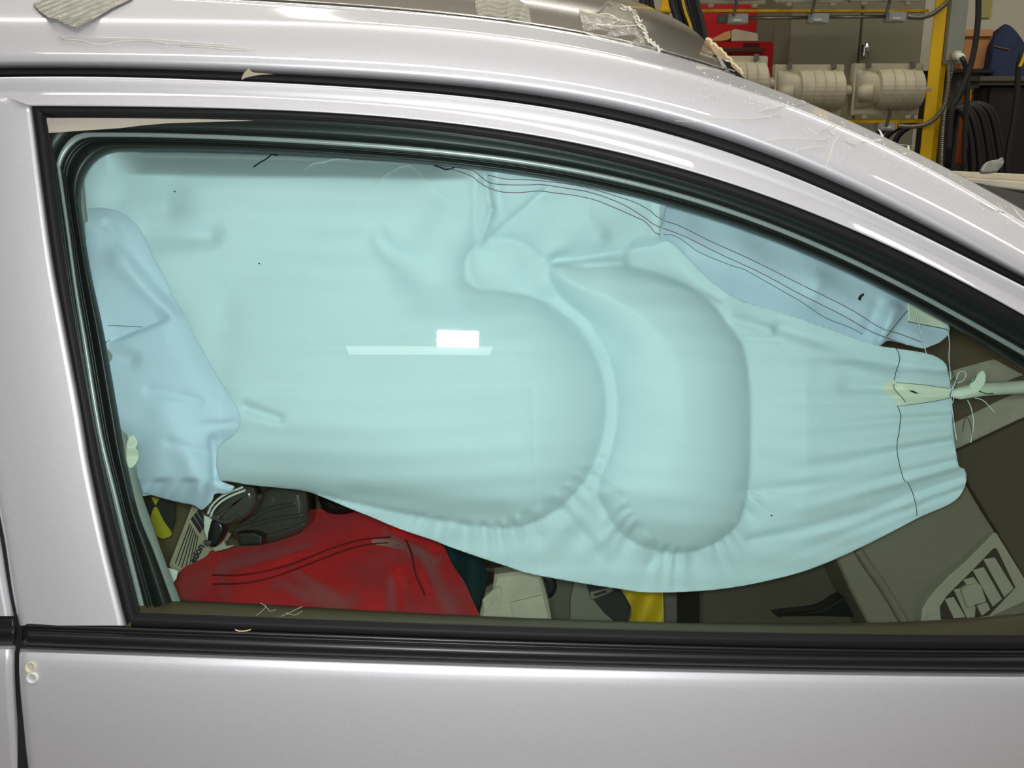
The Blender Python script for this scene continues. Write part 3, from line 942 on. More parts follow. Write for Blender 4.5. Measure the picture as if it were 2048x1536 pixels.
def band_relief(px, py):
    z = np.full(px.shape, 0.112) + 0.016 * np.clip((1372 - px) / 45, 0, 1)
    # hangs from the roof in a shallow curl
    t = (py - T3(px)) / 110.0
    z -= 0.014 * np.exp(-((t - 0.55) / 0.45) ** 2)
    z += 0.010 * np.clip(t - 0.8, 0, 2)
    z -= seg_ridge(px, py, (1790, 620), (1760, 685), 14, 12, 0.010)
    z += seg_ridge(px, py, (1755, 610), (1735, 660), 12, 12, 0.005)
    z -= seg_ridge(px, py, (1640, 560), (1625, 600), 14, 16, 0.004)
    z += 0.0018 * np.sin(px / 31 + py / 60) + 0.0012 * np.sin(px / 17 - py / 25)
    return z


def band_depth(px, py):
    px, py = np.asarray(px, float), np.asarray(py, float)
    return W(px, py) + band_relief(np.atleast_1d(px), np.atleast_1d(py)).reshape(px.shape)


band_poly = [(1300, 378), (1327, 388), (1446, 425), (1593, 480), (1739, 545), (1827, 592), (1893, 640), (1900, 656), (1897, 670), (1880, 685), (1862, 692), (1848, 698), (1815, 690), (1775, 680), (1750, 700), (1650, 690), (1500, 660), (1380, 600), (1300, 540)]
cloth('roof_band', [tuple(p) for p in resample(band_poly + [band_poly[0]], 200, False)[:-1]], band_depth, FAB2, bag, res=5)
cream_poly = [(1815, 600), (1850, 618), (1896, 642), (1896, 652), (1890, 656), (1850, 649), (1816, 643)]
cloth('cream_lining', cream_poly, lambda x, y: band_depth(x, y) - 0.004, CREAM, bag, res=5)
# rear flap folded over the left end
FL = [(140, 405), (170, 417), (200, 415), (228, 419), (252, 430), (275, 450), (292, 480), (306, 512), (332, 560), (345, 590), (372, 635), (388, 670), (405, 700), (430, 745), (455, 785), (474, 812), (481, 835), (478, 855), (466, 872), (452, 880), (440, 888), (434, 905), (432, 935), (440, 962), (470, 973), (462, 985), (444, 988), (430, 985), (424, 1003), (404, 1021), (398, 1018), (388, 1010), (360, 1005), (335, 999), (310, 992), (286, 986), (276, 960), (266, 900), (200, 870), (140, 800)]
FLs = [tuple(p) for p in resample(FL + [FL[0]], 240, False)[:-1]]


def flap_depth(px, py):
    px, py = np.asarray(px, float), np.asarray(py, float)
    z = np.full(px.shape, 0.052)
    d, _, _ = nearest(px, py, FLs)
    z -= 0.016 * (1 - (1 - np.clip(d / 60, 0, 1)) ** 2)
    z += seg_ridge(px, py, (215, 450), (330, 590), 10, 14, 0.004)
    z -= seg_ridge(px, py, (240, 520), (346, 632), 26, 12, 0.006)
    z += crease(px, py, (345, 632), (200, 690), 26, 0.010)
    z += seg_ridge(px, py, (220, 710), (260, 720), 24, 18, 0.006)
    z += seg_ridge(px, py, (300, 780), (400, 800), 12, 8, 0.003)
    z += seg_ridge(px, py, (400, 850), (470, 845), 7, 8, 0.003)
    z += seg_ridge(px, py, (425, 880), (430, 960), 8, 7, 0.006)
    z -= seg_ridge(px, py, (446, 890), (442, 960), 8, 9, 0.003)
    z -= seg_ridge(px, py, (330, 830), (400, 960), 34, 22, 0.006)
    z += seg_ridge(px, py, (340, 885), (410, 905), 10, 8, 0.003)
    hem = np.clip((py - 955) / 10, 0, 1)
    z += hem * (0.004 + 0.0035 * np.sin((px + py * 0.55) / 9.5))
    z += 0.0012 * np.sin(px / 37 + 1.1 * np.sin(py / 43)) * np.cos(py / 51)
    return W(px, py) + z


cloth('rear_flap', FLs, flap_depth, FAB2, bag, res=4)

# seam tapes: slightly raised patches over the tie points
tie_m = mat('reinforced_nylon', (176, 212, 240), rough=0.6)


def seam(pts, m, r, depth, name='stitching', off=0.0016, n=None, sub=10):
    c = resample(pts, n or max(20, int(len(pts) * sub)))
    d = depth(c[:, 0], c[:, 1])
    return tube(name, [P(x, y, float(z) - off) for (x, y), z in zip(c, d)], r, m, bag, seg=5, smoothed=False)


def top_depth(px, py):
    return np.minimum(bag_depth(px, py) + np.where(np.asarray(px) > 1327, 1, 0), band_depth(px, py) + np.where(np.asarray(px) < 1245, 1, 0))


SR = 0.00042
seam([(868, 333), (905, 339), (942, 352), (955, 362), (972, 373), (983, 378), (1005, 384), (1040, 385), (1078, 382), (1110, 386), (1150, 391), (1190, 400), (1228, 415), (1262, 430), (1288, 442), (1300, 453), (1310, 465), (1321, 469)], THREAD_P, SR, bag_depth)
seam([(910, 334), (945, 341), (960, 352), (976, 364), (990, 368), (1020, 370), (1060, 370), (1080, 369), (1130, 376), (1180, 385), (1230, 402), (1262, 418), (1290, 436), (1306, 448), (1321, 455)], THREAD_P, SR, bag_depth)
seam([(976, 350), (1010, 358), (1060, 360), (1120, 366), (1180, 377), (1240, 395), (1270, 405), (1298, 420), (1312, 432), (1324, 439)], THREAD_P, SR, bag_depth)
seam([(1329, 442), (1360, 452), (1420, 482), (1500, 518), (1600, 568), (1700, 618), (1760, 655), (1800, 668), (1842, 684)], THREAD_P, SR, band_depth, sub=8)
seam([(1325, 456), (1372, 474), (1440, 508), (1520, 545), (1600, 588), (1680, 628), (1740, 662), (1780, 678), (1815, 691)], THREAD_P, SR, band_depth, sub=8)
seam([(1328, 470), (1345, 470), (1370, 484), (1400, 505), (1460, 530), (1490, 540), (1540, 568), (1600, 602)], THREAD_D, 0.0003, band_depth, off=0.0012)
seam([(1600, 602), (1650, 635), (1700, 655), (1725, 668)], THREAD_D, 0.0003, band_depth, off=0.0012)
seam([(1788, 690), (1797, 706), (1799, 722), (1793, 740), (1788, 760)], THREAD_D, SR, bag_depth, off=0.002)
seam([(1795, 812), (1801, 830), (1799, 858), (1794, 890), (1797, 920), (1806, 955), (1812, 964)], THREAD_D, SR, bag_depth, off=0.002)
seam([(1815, 964), (1825, 985), (1832, 1012), (1834, 1032)], THREAD_D, SR, bag_depth, off=0.002)
seam([(1815, 621), (1795, 645), (1780, 665), (1773, 673)], THREAD_D, SR, band_depth)
seam([(1816, 643), (1850, 650), (1890, 658), (1898, 662)], THREAD_D, SR, band_depth, off=0.006)
seam([(216, 651), (245, 652), (285, 654)], THREAD_D, 0.0003, flap_depth)
# loose white threads lying on the fabric, and two dark frayed ones
for pts in [[(948, 365), (953, 390), (954, 430), (955, 470), (958, 500), (970, 535), (990, 562), (1004, 582)],
            [(820, 330), (838, 345), (860, 370), (885, 388), (920, 402), (945, 403), (952, 412)],
            [(820, 330), (795, 337), (765, 355), (740, 385), (715, 405), (700, 418)],
            [(958, 492), (972, 504), (990, 510), (1012, 506), (1022, 510), (1027, 516)],
            [(1180, 384), (1181, 402), (1179, 420), (1182, 448)]]:
    seam(pts, THREAD_W, 0.00036, bag_depth, 'loose_thread', off=0.0022)
seam([(1331, 412), (1329, 440), (1326, 468), (1323, 482)], THREAD_W, 0.00036, band_depth, 'loose_thread', off=0.022)
seam([(1624, 515), (1632, 528), (1627, 545), (1612, 560), (1604, 580)], THREAD_W, 0.00036, band_depth, 'loose_thread', off=0.0022)
seam([(610, 340), (625, 328), (650, 324), (670, 318), (700, 319)], THREAD_W, 0.0004, bag_depth, 'loose_thread', off=0.002)
seam([(507, 334), (520, 325), (535, 316), (545, 308), (552, 311), (560, 306)], mat('black_thread', (14, 16, 18), rough=0.7), 0.0007, bag_depth, 'loose_thread', off=0.002)
seam([(866, 328), (878, 334), (892, 339), (905, 336), (912, 333)], MATS['black_thread'], 0.0007, bag_depth, 'loose_thread', off=0.002)
# small burn mark and specks
prism('burn_mark', [(1716, 596), (1720, 590), (1727, 586), (1729, 590), (1724, 594), (1722, 600), (1718, 601)], lambda x, y: float(band_depth(x, y)) - 0.0006, 0.0004, mat('scorch', (40, 26, 18), rough=0.9), bag)
for x, y in [(1543, 1031), (349, 383), (518, 527)]:
    prism('burn_mark', [(x - 1.6, y - 1.5), (x + 1.8, y - 1), (x + 1.5, y + 1.6), (x - 1, y + 1.3)], lambda a, b: float(bag_depth(a, b)) - 0.0012, 0.0005, MATS['scorch'], bag)

# cream tether: an open tongue on the tail, tied, then a rolled strap running forward
def tet(px, py):
    return bag_depth(px, py) - 0.004


tongue = closed_smooth([(1766, 768), (1772, 762), (1800, 764), (1850, 769), (1898, 776), (1902, 784), (1900, 794), (1862, 803), (1800, 811), (1792, 808), (1784, 795), (1777, 788), (1768, 785)], 3)
cloth('tether_tongue', tongue, tet, CREAM, bag, res=3)
cloth('tether_tongue', closed_smooth([(1778, 764), (1800, 764), (1850, 769), (1897, 776), (1896, 792), (1860, 789), (1834, 786), (1820, 780), (1806, 768), (1790, 765)], 3), lambda x, y: tet(x, y) - 0.005 - 0.002 * np.sin((y - 762) / 8), CREAM, bag, res=3)
prism('tether_slot', [(1817, 781), (1826, 781), (1838, 787), (1830, 787)], lambda x, y: float(tet(x, y)) - 0.0075, 0.0005, MATS['black_thread'], bag)
seam([(1788, 768), (1788, 776), (1795, 786), (1804, 795), (1811, 805)], THREAD_D, 0.0004, tet, off=0.002)
seam([(1792, 765), (1850, 770), (1898, 777)], THREAD_D, 0.0003, tet, off=0.0085)
seam([(1902, 796), (1862, 804), (1800, 812)], THREAD_D, 0.0003, tet, off=0.002)
dT = float(bag_depth(1900.0, 790.0)) - 0.004
rt = lambda t: np.interp(t, [0, 0.05, 0.12, 0.4, 0.52, 0.6, 1.0], [0.003, 0.0075, 0.0082, 0.0080, 0.0088, 0.0062, 0.0045])
tube('tether_strap', [P(x, y, dT + k) for x, y, k in [(1898, 786, 0), (1915, 787, 0), (1945, 782, 0.004), (1975, 778, 0.01), (2010, 776, 0.02), (2048, 774, 0.03), (2110, 771, 0.05), (2200, 768, 0.08)]], 0.007, CREAM, bag, seg=14, rfun=rt, flat=0.9, n=40)
prism('tether_ear', closed_smooth([(1943, 767), (1952, 755), (1965, 741), (1971, 748), (1972, 760), (1966, 774), (1956, 784), (1946, 788), (1943, 778)], 2), dT - 0.009, 0.004, CREAM, bag, bevel=0.0008)
for a, b in [((1941, 765), (1952, 752)), ((1958, 782), (1986, 787))]:
    tube('stitching', [P(a[0], a[1], dT - 0.011), P((a[0] + b[0]) / 2 + 1, (a[1] + b[1]) / 2 + 3, dT - 0.012), P(b[0], b[1], dT - 0.010)], 0.0006, mat('green_thread', (20, 120, 60), rough=0.7), bag)
for pts, m in [([(1897, 665), (1899, 690), (1898, 712), (1900, 740), (1902, 760)], THREAD_W),
               ([(1905, 780), (1912, 760), (1918, 745), (1928, 743), (1932, 750), (1925, 762), (1912, 766)], THREAD_W),
               ([(1901, 776), (1905, 786), (1902, 800), (1906, 830), (1910, 860), (1914, 880)], THREAD_W),
               ([(1935, 800), (1942, 815), (1947, 840), (1946, 860), (1942, 885)], THREAD_W),
               ([(1950, 796), (1965, 800), (1978, 812), (1990, 825)], THREAD_W),
               ([(1832, 622), (1838, 650), (1848, 690), (1853, 707)], THREAD_W),
               ([(1910, 800), (1920, 815), (1926, 822), (1934, 812), (1932, 830), (1940, 845), (1945, 870), (1943, 884)], THREAD_D),
               ([(1897, 728), (1903, 735), (1905, 745), (1910, 755), (1912, 765)], THREAD_D),
               ([(1931, 828), (1927, 850), (1925, 865)], THREAD_D),
               ([(1899, 732), (1905, 728), (1911, 732), (1909, 738)], THREAD_D),
               ([(1903, 762), (1908, 757), (1914, 765), (1900, 790), (1908, 800)], THREAD_D),
               ([(1904, 770), (1907, 800), (1898, 810)], THREAD_W)]:
    tube('loose_thread', [P(x, y, dT - 0.006) for x, y in pts], 0.00045, m, bag, seg=5)
# creamy tab at the left end
cloth('end_tab', closed_smooth([(253, 890), (258, 875), (266, 870), (273, 878), (275, 888), (270, 898), (276, 902), (277, 915), (270, 930), (258, 936), (252, 915)], 3), lambda x, y: W(x, y) + 0.034 + 0.002 * np.sin(y / 6.0), CREAM, bag, res=3)

# ------------------------------------------------------------------ things inside the cabin
# red knit shirt over the seat
shirt_poly = [(330, 1290), (336, 1180), (348, 1156), (368, 1134), (395, 1122), (414, 1112), (418, 1102), (450, 1097), (500, 1092), (540, 1087), (585, 1073), (606, 1064), (612, 1050), (606, 1030), (605, 1018), (632, 1018), (680, 1022), (760, 1020), (850, 1060), (890, 1096), (905, 1130), (930, 1165), (945, 1200), (962, 1236), (972, 1290)]


def shirt_depth(px, py):
    px, py = np.asarray(px, float), np.asarray(py, float)
    z = 1.36 - 0.16 * np.clip((py - 1020) / 220, 0, 1.3) + 0.05 * ((px - 640) / 320) ** 2
    z = z + 0.010 * np.sin(px / 46 + py / 60) * np.cos(py / 37) - seg_ridge(px, py, (430, 1150), (620, 1100), 16, 10, 0.008)
    z = z + seg_ridge(px, py, (600, 1135), (690, 1190), 14, 24, 0.018) + seg_ridge(px, py, (795, 1160), (805, 1240), 16, 26, 0.030) - seg_ridge(px, py, (835, 1110), (885, 1230), 14, 26, 0.022) + seg_ridge(px, py, (780, 1060), (870, 1110), 12, 14, 0.018) - seg_ridge(px, py, (560, 1180), (680, 1240), 16, 30, 0.014) + seg_ridge(px, py, (430, 1140), (445, 1240), 14, 22, 0.012)
    return z


shirt = cloth('shirt', [tuple(p) for p in resample(shirt_poly + [shirt_poly[0]], 150, False)[:-1]], shirt_depth, RED, None, res=6, thick=0.004)
tagged(shirt, 'red knit shirt draped over the seat below the airbag', 'shirt')
for i, pts in enumerate([[(425, 1150), (480, 1150), (540, 1140), (600, 1122), (660, 1098), (720, 1080), (780, 1074)],
                         [(425, 1168), (480, 1167), (540, 1156), (600, 1135), (660, 1112), (720, 1092), (775, 1086)],
                         [(812, 1080), (824, 1110), (832, 1150), (850, 1190)]]):
    c = resample(pts, 40)
    o = tube('stitched_hem', [P(x, y, float(shirt_depth(x, y)) - 0.001) for x, y in c], 0.0012, mat('red_seam', (118, 14, 18), rough=0.9), shirt, seg=5, smoothed=False)
hole = prism('collar_hole', closed_smooth([(742, 1082), (752, 1078), (775, 1078), (798, 1084), (810, 1097), (795, 1098), (770, 1092), (752, 1090)], 3), lambda x, y: float(shirt_depth(x, y)) - 0.0015, 0.001, mat('skin_vinyl', (176, 130, 116), rough=0.6), shirt)
green = cloth('trousers', [(868, 1085), (900, 1090), (945, 1105), (968, 1125), (976, 1150), (972, 1170), (962, 1195), (958, 1215), (940, 1215), (915, 1180), (890, 1140), (860, 1110)], lambda x, y: 1.42 + 0.01 * np.sin(x / 14) + 0 * y, GREEN, None, res=5, thick=0.01)
tagged(green, 'dark green cloth folded beside the red shirt', 'clothing')
# grey-black seat belt clutter at the left
belt = empty('seat_belt_buckle', P(520, 1040, 1.2), 'smoky black plastic seat belt buckle hanging under the left end of the airbag', 'seat belt')
SMOKE = mat('smoky_plastic', (76, 72, 64), rough=0.18, coat=0.6)
bk = prism('buckle_body', closed_smooth([(424, 1035), (440, 1010), (462, 985), (485, 974), (502, 976), (510, 990), (508, 1010), (496, 1030), (475, 1044), (452, 1046), (432, 1044)], 4), 1.145, 0.03, SMOKE, belt, bevel=0.008, smooth=True)
tube('buckle_rim', [P(x, y, 1.138) for x, y in [(404, 1017), (406, 1011), (416, 1010), (418, 1020), (428, 1034), (442, 1043), (458, 1043), (468, 1036), (476, 1026)]], 0.0022, SMOKE, belt)
for k in (0, 1):
    tube('white_strip', [P(x + k * 5, y + k * 6, 1.130) for x, y in [(415, 1028), (424, 1010), (440, 995), (460, 984), (486, 974)]], 0.0020, WHITEP, belt, flat=0.5)
prism('buckle_stalk', closed_smooth([(424, 1040), (444, 1046), (447, 1062), (440, 1080), (430, 1094), (418, 1092), (414, 1075), (418, 1055)], 3), 1.15, 0.02, BLACKP, belt, bevel=0.004, smooth=True)
prism('buckle_stub', closed_smooth([(406, 1084), (412, 1080), (420, 1083), (420, 1090), (412, 1093)], 3), 1.145, 0.01, SMOKE, belt, bevel=0.002, smooth=True)
hs = prism('headrest_bracket', closed_smooth([(512, 1000), (540, 975), (600, 975), (612, 1000), (614, 1040), (606, 1060), (570, 1078), (530, 1087), (480, 1086), (462, 1072), (470, 1052), (500, 1030)], 4), 1.30, 0.06, SMOKE, None, bevel=0.012, smooth=True)
tagged(hs, 'dark grey translucent plastic cover standing behind the red shirt collar', 'cover')
for pts in [[(470, 1062), (520, 1045), (570, 1035), (608, 1030)], [(490, 1078), (540, 1072), (590, 1056), (612, 1045)], [(500, 1040), (540, 1018), (590, 1008)]]:
    tube('ridge', [P(x, y, 1.296) for x, y in pts], 0.003, SMOKE, hs)
neck = prism('dummy_neck', closed_smooth([(638, 990), (690, 985), (720, 1000), (716, 1020), (690, 1030), (655, 1028), (640, 1012)], 4), 1.33, 0.08, BLACKP, None, bevel=0.01, smooth=True)
tagged(neck, 'black rubber neck ring rising from the red shirt under the airbag', 'neck ring')
clip = prism('buckle_clip', [(474, 1066), (506, 1064), (526, 1072), (524, 1090), (478, 1092)], 1.245, 0.02, mat('dark_clip', (40, 34, 24), rough=0.4), None, bevel=0.003)
tagged(clip, 'small black clip lying on the collar edge of the red shirt', 'clip')
crumb = prism('paper_scrap', [(407, 1031), (416, 1034), (424, 1040), (424, 1062), (418, 1082), (413, 1076), (408, 1060)], 1.17, 0.004, CREAM, None, bevel=0.001)
tagged(crumb, 'crumpled cream paper scrap behind the black buckle', 'paper')
scrap2 = prism('paper_scrap', [(425, 1095), (438, 1082), (446, 1078), (452, 1092), (470, 1090), (455, 1097), (430, 1103)], 1.20, 0.003, mat('grey_scrap', (170, 172, 150), rough=0.7), None)
tagged(scrap2, 'pale torn paper edge above the red shirt collar', 'paper')
scrap3 = prism('paper_scrap', [(335, 1136), (345, 1138), (356, 1142), (352, 1158), (346, 1166), (341, 1152)], 1.14, 0.002, WHITEP, None)
tagged(scrap3, 'white plastic shred at the foot of the striped label', 'scrap')
# test target and striped label
tgt = empty('test_target', P(315, 1040, 1.4), 'black and yellow round test target sticker behind the window pillar', 'target')
prism('yellow_field', closed_smooth([(312, 1013), (326, 1040), (343, 1066), (337, 1074), (325, 1077), (313, 1071), (302, 1052), (302, 1030)], 3), 1.40, 0.002, MARKY, tgt)
prism('yellow_field', [(302, 994), (318, 998), (311, 1011)], 1.40, 0.002, MARKY, tgt)
prism('black_field', [(290, 985), (302, 992), (311, 1011), (301, 1030), (292, 1030)], 1.401, 0.002, mat('target_black', (40, 36, 28), rough=0.7), tgt)
prism('black_field', [(312, 1012), (319, 998), (350, 1000), (350, 1040), (343, 1062), (328, 1044)], 1.401, 0.002, MATS['target_black'], tgt)
lab = empty('label_card', P(380, 1070, 1.33), 'cream card with black bars and slanted printed letters left of the red shirt', 'label')
prism('card', [(384, 1012), (395, 1018), (430, 1046), (462, 1068), (455, 1080), (420, 1110), (395, 1140), (372, 1165), (350, 1150), (338, 1130)], 1.33, 0.002, mat('card_cream', (184, 172, 140), rough=0.7), lab)
INK = mat('black_ink', (26, 32, 40), rough=0.7)
for (a, b) in [((391, 1017), (407, 1029)), ((387, 1024), (405, 1046))]:
    pass
for i in range(3):
    ox, oy = i * 6.2, -i * 7.5
    prism('printed_bar', [(381 + ox, 1038 + oy), (386 + ox, 1032 + oy), (404 + ox, 1059 + oy), (400 + ox, 1068 + oy)], 1.3285, 0.0005, INK, lab)
for i in range(6):
    x0, y0 = 379.5 + i * 3.1, 1046 + i * 4.8
    x1, y1 = 350 + i * 6.2, 1126 + i * 4.6
    prism('printed_line', [(x0, y0), (x0 + 1.5, y0 + 2.2), (x1 + 1.5, y1 + 1.4), (x1, y1)], 1.3285, 0.0005, INK, lab)
lt = text_obj('printed_text', 'ation', 0.0125, INK, lab, P(394, 1107, 1.3275), (math.radians(90) - PITCH, 0, 0), bold=0.0005)
lt.rotation_euler = (Matrix.Rotation(0, 3, 'X') @ Matrix.Rotation(math.radians(90) - PITCH, 3, 'X') @ Matrix.Rotation(math.radians(62), 3, 'Z')).to_euler()
# taped handle and yellow strap at the bottom middle
tk = empty('taped_handle', P(1035, 1190, 1.3), 'lever wrapped in wrinkled beige masking tape standing right of the red shirt', 'lever')
prism('tape_wrap', [(988, 1150), (1020, 1145), (1050, 1143), (1082, 1152), (1090, 1175), (1098, 1205), (1106, 1250), (955, 1250), (960, 1222), (970, 1190), (984, 1182)], 1.30, 0.05, TAPE, tk, bevel=0.01)
prism('tape_flap', [(1020, 1205), (1060, 1196), (1086, 1190), (1098, 1240), (1030, 1240), (1022, 1222)], 1.292, 0.004, TAPE, tk, bevel=0.001)
prism('tape_flap', [(964, 1200), (985, 1180), (1000, 1172), (1004, 1190), (985, 1205), (970, 1225)], 1.29, 0.004, TAPE, tk, bevel=0.001)
ys_ = cloth('yellow_strap', [(1235, 1170), (1325, 1170), (1327, 1215), (1329, 1275), (1245, 1275), (1262, 1235), (1263, 1215), (1252, 1195)], lambda x, y: 1.45 - 0.012 * np.sin((x + y * 0.4) / 13), YELS, None, res=4, thick=0.002)
tagged(ys_, 'yellow strap hanging below the airbag in the middle of the window', 'strap')
# tape strips crossing inside the windscreen
t1 = cloth('masking_tape_strip', [(1890, 745), (1988, 718), (2046, 750), (1990, 772), (1890, 790)], lambda x, y: 1.60 + 0 * x, TAPE, None, res=8)
tagged(t1, 'upper beige masking tape strip crossing behind the rolled tether', 'tape')
t2 = cloth('masking_tape_strip', [(1890, 855), (2000, 800), (2120, 750), (2120, 800), (2048, 836), (1918, 898), (1890, 900)], lambda x, y: 1.58 + 0 * x, TAPE, None, res=8)
tagged(t2, 'lower beige masking tape strip slanting down behind the airbag tail', 'tape')

# ------------------------------------------------------------------ tape stuck on the roof
def roof_depth(px, py):
    """distance of the painted roof rail / panel under a pixel (rail crown)"""
    px, py = np.asarray(px, float), np.asarray(py, float)
    f = (py - HL(px)) / (U(px) - HL(px))
    g = (py - HL(px)) / (F_TOP(px) - HL(px))
    rail = np.where(f >= 0, np.interp(f, [0, .06, .3, .7, .93, 1], [.0203, .0225, .034, .055, .068, .078]),
                    np.interp(g, [0, .04, .15, .4, .7, .94, 1.0], [.0203, .0185, .0145, .009, .0045, .0035, .005]))
    over = np.clip(U(px) - py, 0, None)
    ks = [0, 2] + [float(U(a)) - b_ + 8.8 for a, b_, c_ in spec[3:9]]
    pan = np.interp(over, ks, [0.086, 0.091] + [c_ for a, b_, c_ in spec[3:9]])
    return W(px, np.maximum(py, -20)) + np.where(py < U(px), pan, rail)


SILV = mat('silver_duct_tape', (150, 148, 138), rough=0.35, metal=0.5, bump=(500, 0.6, 0.0015), noise=(90, 0.2))
tp = cloth('duct_tape', [(65, 8), (120, -30), (300, -30), (262, -1), (225, 16), (190, 37), (168, 48), (150, 57), (135, 51), (122, 44), (108, 36), (100, 38), (84, 27), (76, 20)], lambda x, y: roof_depth(x, y) - 0.007 - 0.0011 * np.sin((x * 0.9 + y * 2.2) / 3.4) - 0.0012 * np.exp(-((y - 30 + 0.42 * (x - 115)) / 3.0) ** 2), SILV, None, res=2)
tagged(tp, 'silver duct tape strip stuck slantwise on the roof edge, farthest left', 'tape')
tp = cloth('clear_tape', [(950, -10), (1015, -10), (1040, 0), (1058, 15), (1063, 45), (1058, 50), (1040, 46), (1010, 40), (985, 34), (955, 31), (950, 12)], lambda x, y: roof_depth(x, y) - 0.007 - 0.0007 * np.sin((y * 1.8 + 6 * np.sin(x / 9)) / 2.6) - 0.0009 * np.sin((x + y * 0.4) / 4.2) * (np.abs(x - 1030) < 22), mat('crinkled_foil_tape', (150, 146, 132), rough=0.32, metal=0.35, bump=(420, 0.8, 0.002)), None, res=2)
tagged(tp, 'crinkled silvery tape patch on the roof edge, middle one', 'tape')
ct = empty('clear_tape', P(1230, 50, 1.1), 'torn clear tape patch with rough curled edge on the roof, nearest the windscreen', 'tape')
cloth('tape_film', [(1158, 18), (1180, 25), (1200, 22), (1215, 2), (1235, 5), (1262, 15), (1275, 25), (1282, 45), (1292, 60), (1298, 78), (1312, 88), (1322, 98), (1324, 104), (1300, 100), (1260, 90), (1210, 80), (1172, 68), (1164, 52)], lambda x, y: roof_depth(x, y) - 0.006 - 0.001 * np.sin(y / 4.0 + x / 17), CTAPE, ct, res=3)
TE = mat('tape_ridge', (226, 222, 208), rough=0.2, coat=0.8)
for k in range(3):
    pts = []
    for i in range(26):
        t = i / 25
        bx, by = np.interp(t, [0, .2, .45, .7, 1], [1242, 1268, 1284, 1296, 1322]), np.interp(t, [0, .2, .45, .7, 1], [12, 24, 48, 76, 100])
        bx += rng.uniform(-7, 5)
        by += rng.uniform(-5, 5)
        pts.append(P(bx, by, float(roof_depth(bx, by)) - 0.010 - 0.003 * k))
    tube('curled_edge', pts, 0.0009, TE, ct, seg=5, n=90)
for pts in [[(1160, 20), (1185, 26), (1200, 20), (1210, 8), (1222, 2)], [(1190, 48), (1240, 52), (1285, 50)], [(1195, 30), (1215, 28), (1236, 40), (1228, 46)], [(1172, 66), (1200, 76), (1235, 84)]]:
    tube('curled_edge', [P(x, y, float(roof_depth(x, y)) - 0.010) for x, y in pts], 0.0007, TE, ct, seg=5)
sc = cloth('tape_scrap', closed_smooth([(483, 160), (486, 148), (493, 141), (497, 136), (503, 143), (515, 146), (548, 148), (520, 150), (506, 152), (498, 154), (490, 156)], 2), lambda x, y: W(x, y) - 0.002 + 0 * x, mat('dusty_tape', (160, 152, 128), rough=0.5, bump=(500, 0.5, 0.001)), None, res=3)
tagged(sc, 'small torn tape scrap hanging over the black drip moulding', 'tape')
# film wrinkles left on the rail
FILM = mat('clear_film_edge', (224, 220, 206), rough=0.2, coat=0.6)
film = empty('protective_film', P(300, 90, 1.02), 'clear film wrinkles clinging to the silver roof rail at the left', 'film')
for pts in [[(124, 78), (160, 81), (200, 90), (235, 84), (290, 81), (340, 88), (400, 90), (505, 98)], [(115, 73), (200, 75), (300, 78), (400, 86), (460, 90)], [(360, 92), (420, 95), (470, 100), (510, 97)]]:
    tube('film_wrinkle', [P(x, y, float(roof_depth(x, y)) - 0.0012) for x, y in pts], 0.0008, FILM, film, seg=5, flat=0.5)
film = empty('protective_film', P(1600, 260, 1.03), 'clear film wrinkles on the windscreen pillar, right of the receptacle boxes', 'film')
for pts in [[(1690, 245), (1682, 268), (1668, 285), (1660, 310), (1650, 338)], [(1640, 262), (1655, 256), (1666, 247)], [(1668, 270), (1660, 258), (1672, 252)], [(1690, 278), (1730, 284), (1790, 288), (1830, 292)],
            [(1520, 222), (1560, 214), (1590, 212), (1615, 208)], [(1585, 208), (1600, 200), (1612, 205)], [(1530, 282), (1580, 278), (1655, 280)], [(1585, 312), (1600, 300), (1650, 294)], [(1415, 236), (1500, 238), (1560, 230)], [(1350, 242), (1400, 243), (1440, 245)], [(1960, 404), (1985, 418), (2010, 425)], [(2018, 405), (2035, 425), (2048, 440)]]:
    tube('film_wrinkle', [P(x, y, float(roof_depth(x, y)) - 0.001) for x, y in pts], 0.0006, FILM, film, seg=5, flat=0.5)
# polishing residue and droplets on the pillar
dm = []
vv, ff = [], []
for i in range(330):
    px = rng.uniform(1380, 2040)
    t = rng.beta(2, 2.2)
    py = HL(px) + 6 + (F_TOP(px) - HL(px) - 20) * t * (0.9 if px > 1600 else 1) if rng.rand() < 0.55 else HL(px) + rng.uniform(-12, 14)
    r = rng.uniform(0.6, 1.5)
    d0 = float(roof_depth(px, py)) - 0.0006
    b0 = len(vv)
    for k in range(6):
        a = k * math.pi / 3
        vv.append(P(px + r * math.cos(a) * 1.3, py + r * math.sin(a) * 0.8, d0))
    vv.append(P(px, py, d0 - 0.0008))
    ff += [(b0 + k, b0 + (k + 1) % 6, b0 + 6) for k in range(6)]
dr = mk('residue_specks', vv, ff, FILM, None)
tagged(dr, 'pale dried specks scattered over the windscreen pillar paint', 'residue', kind='stuff')
flake = prism('tape_scrap', closed_smooth([(1965, 345), (1968, 332), (1978, 322), (1998, 318), (2006, 314), (2009, 326), (2000, 338), (1992, 344)], 3), 1.86, 0.01, mat('grey_clear_tape', (150, 150, 140), rough=0.3, bump=(60, 0.8, 0.004)), None, bevel=0.003, smooth=True)
tagged(flake, 'crumpled clear tape standing up on the pale far ledge of the car', 'tape')
for pts, lb in [([(1757, 258), (1762, 262), (1768, 273), (1764, 274)], 'tiny clear tape tag standing on the pillar edge, upper one'), ([(1815, 292), (1818, 291), (1820, 298), (1817, 299)], 'tiny clear tape tag standing on the pillar edge, lower one')]:
    tagged(prism('tape_tag', pts, 1.10, 0.001, TE, None), lb, 'tape')
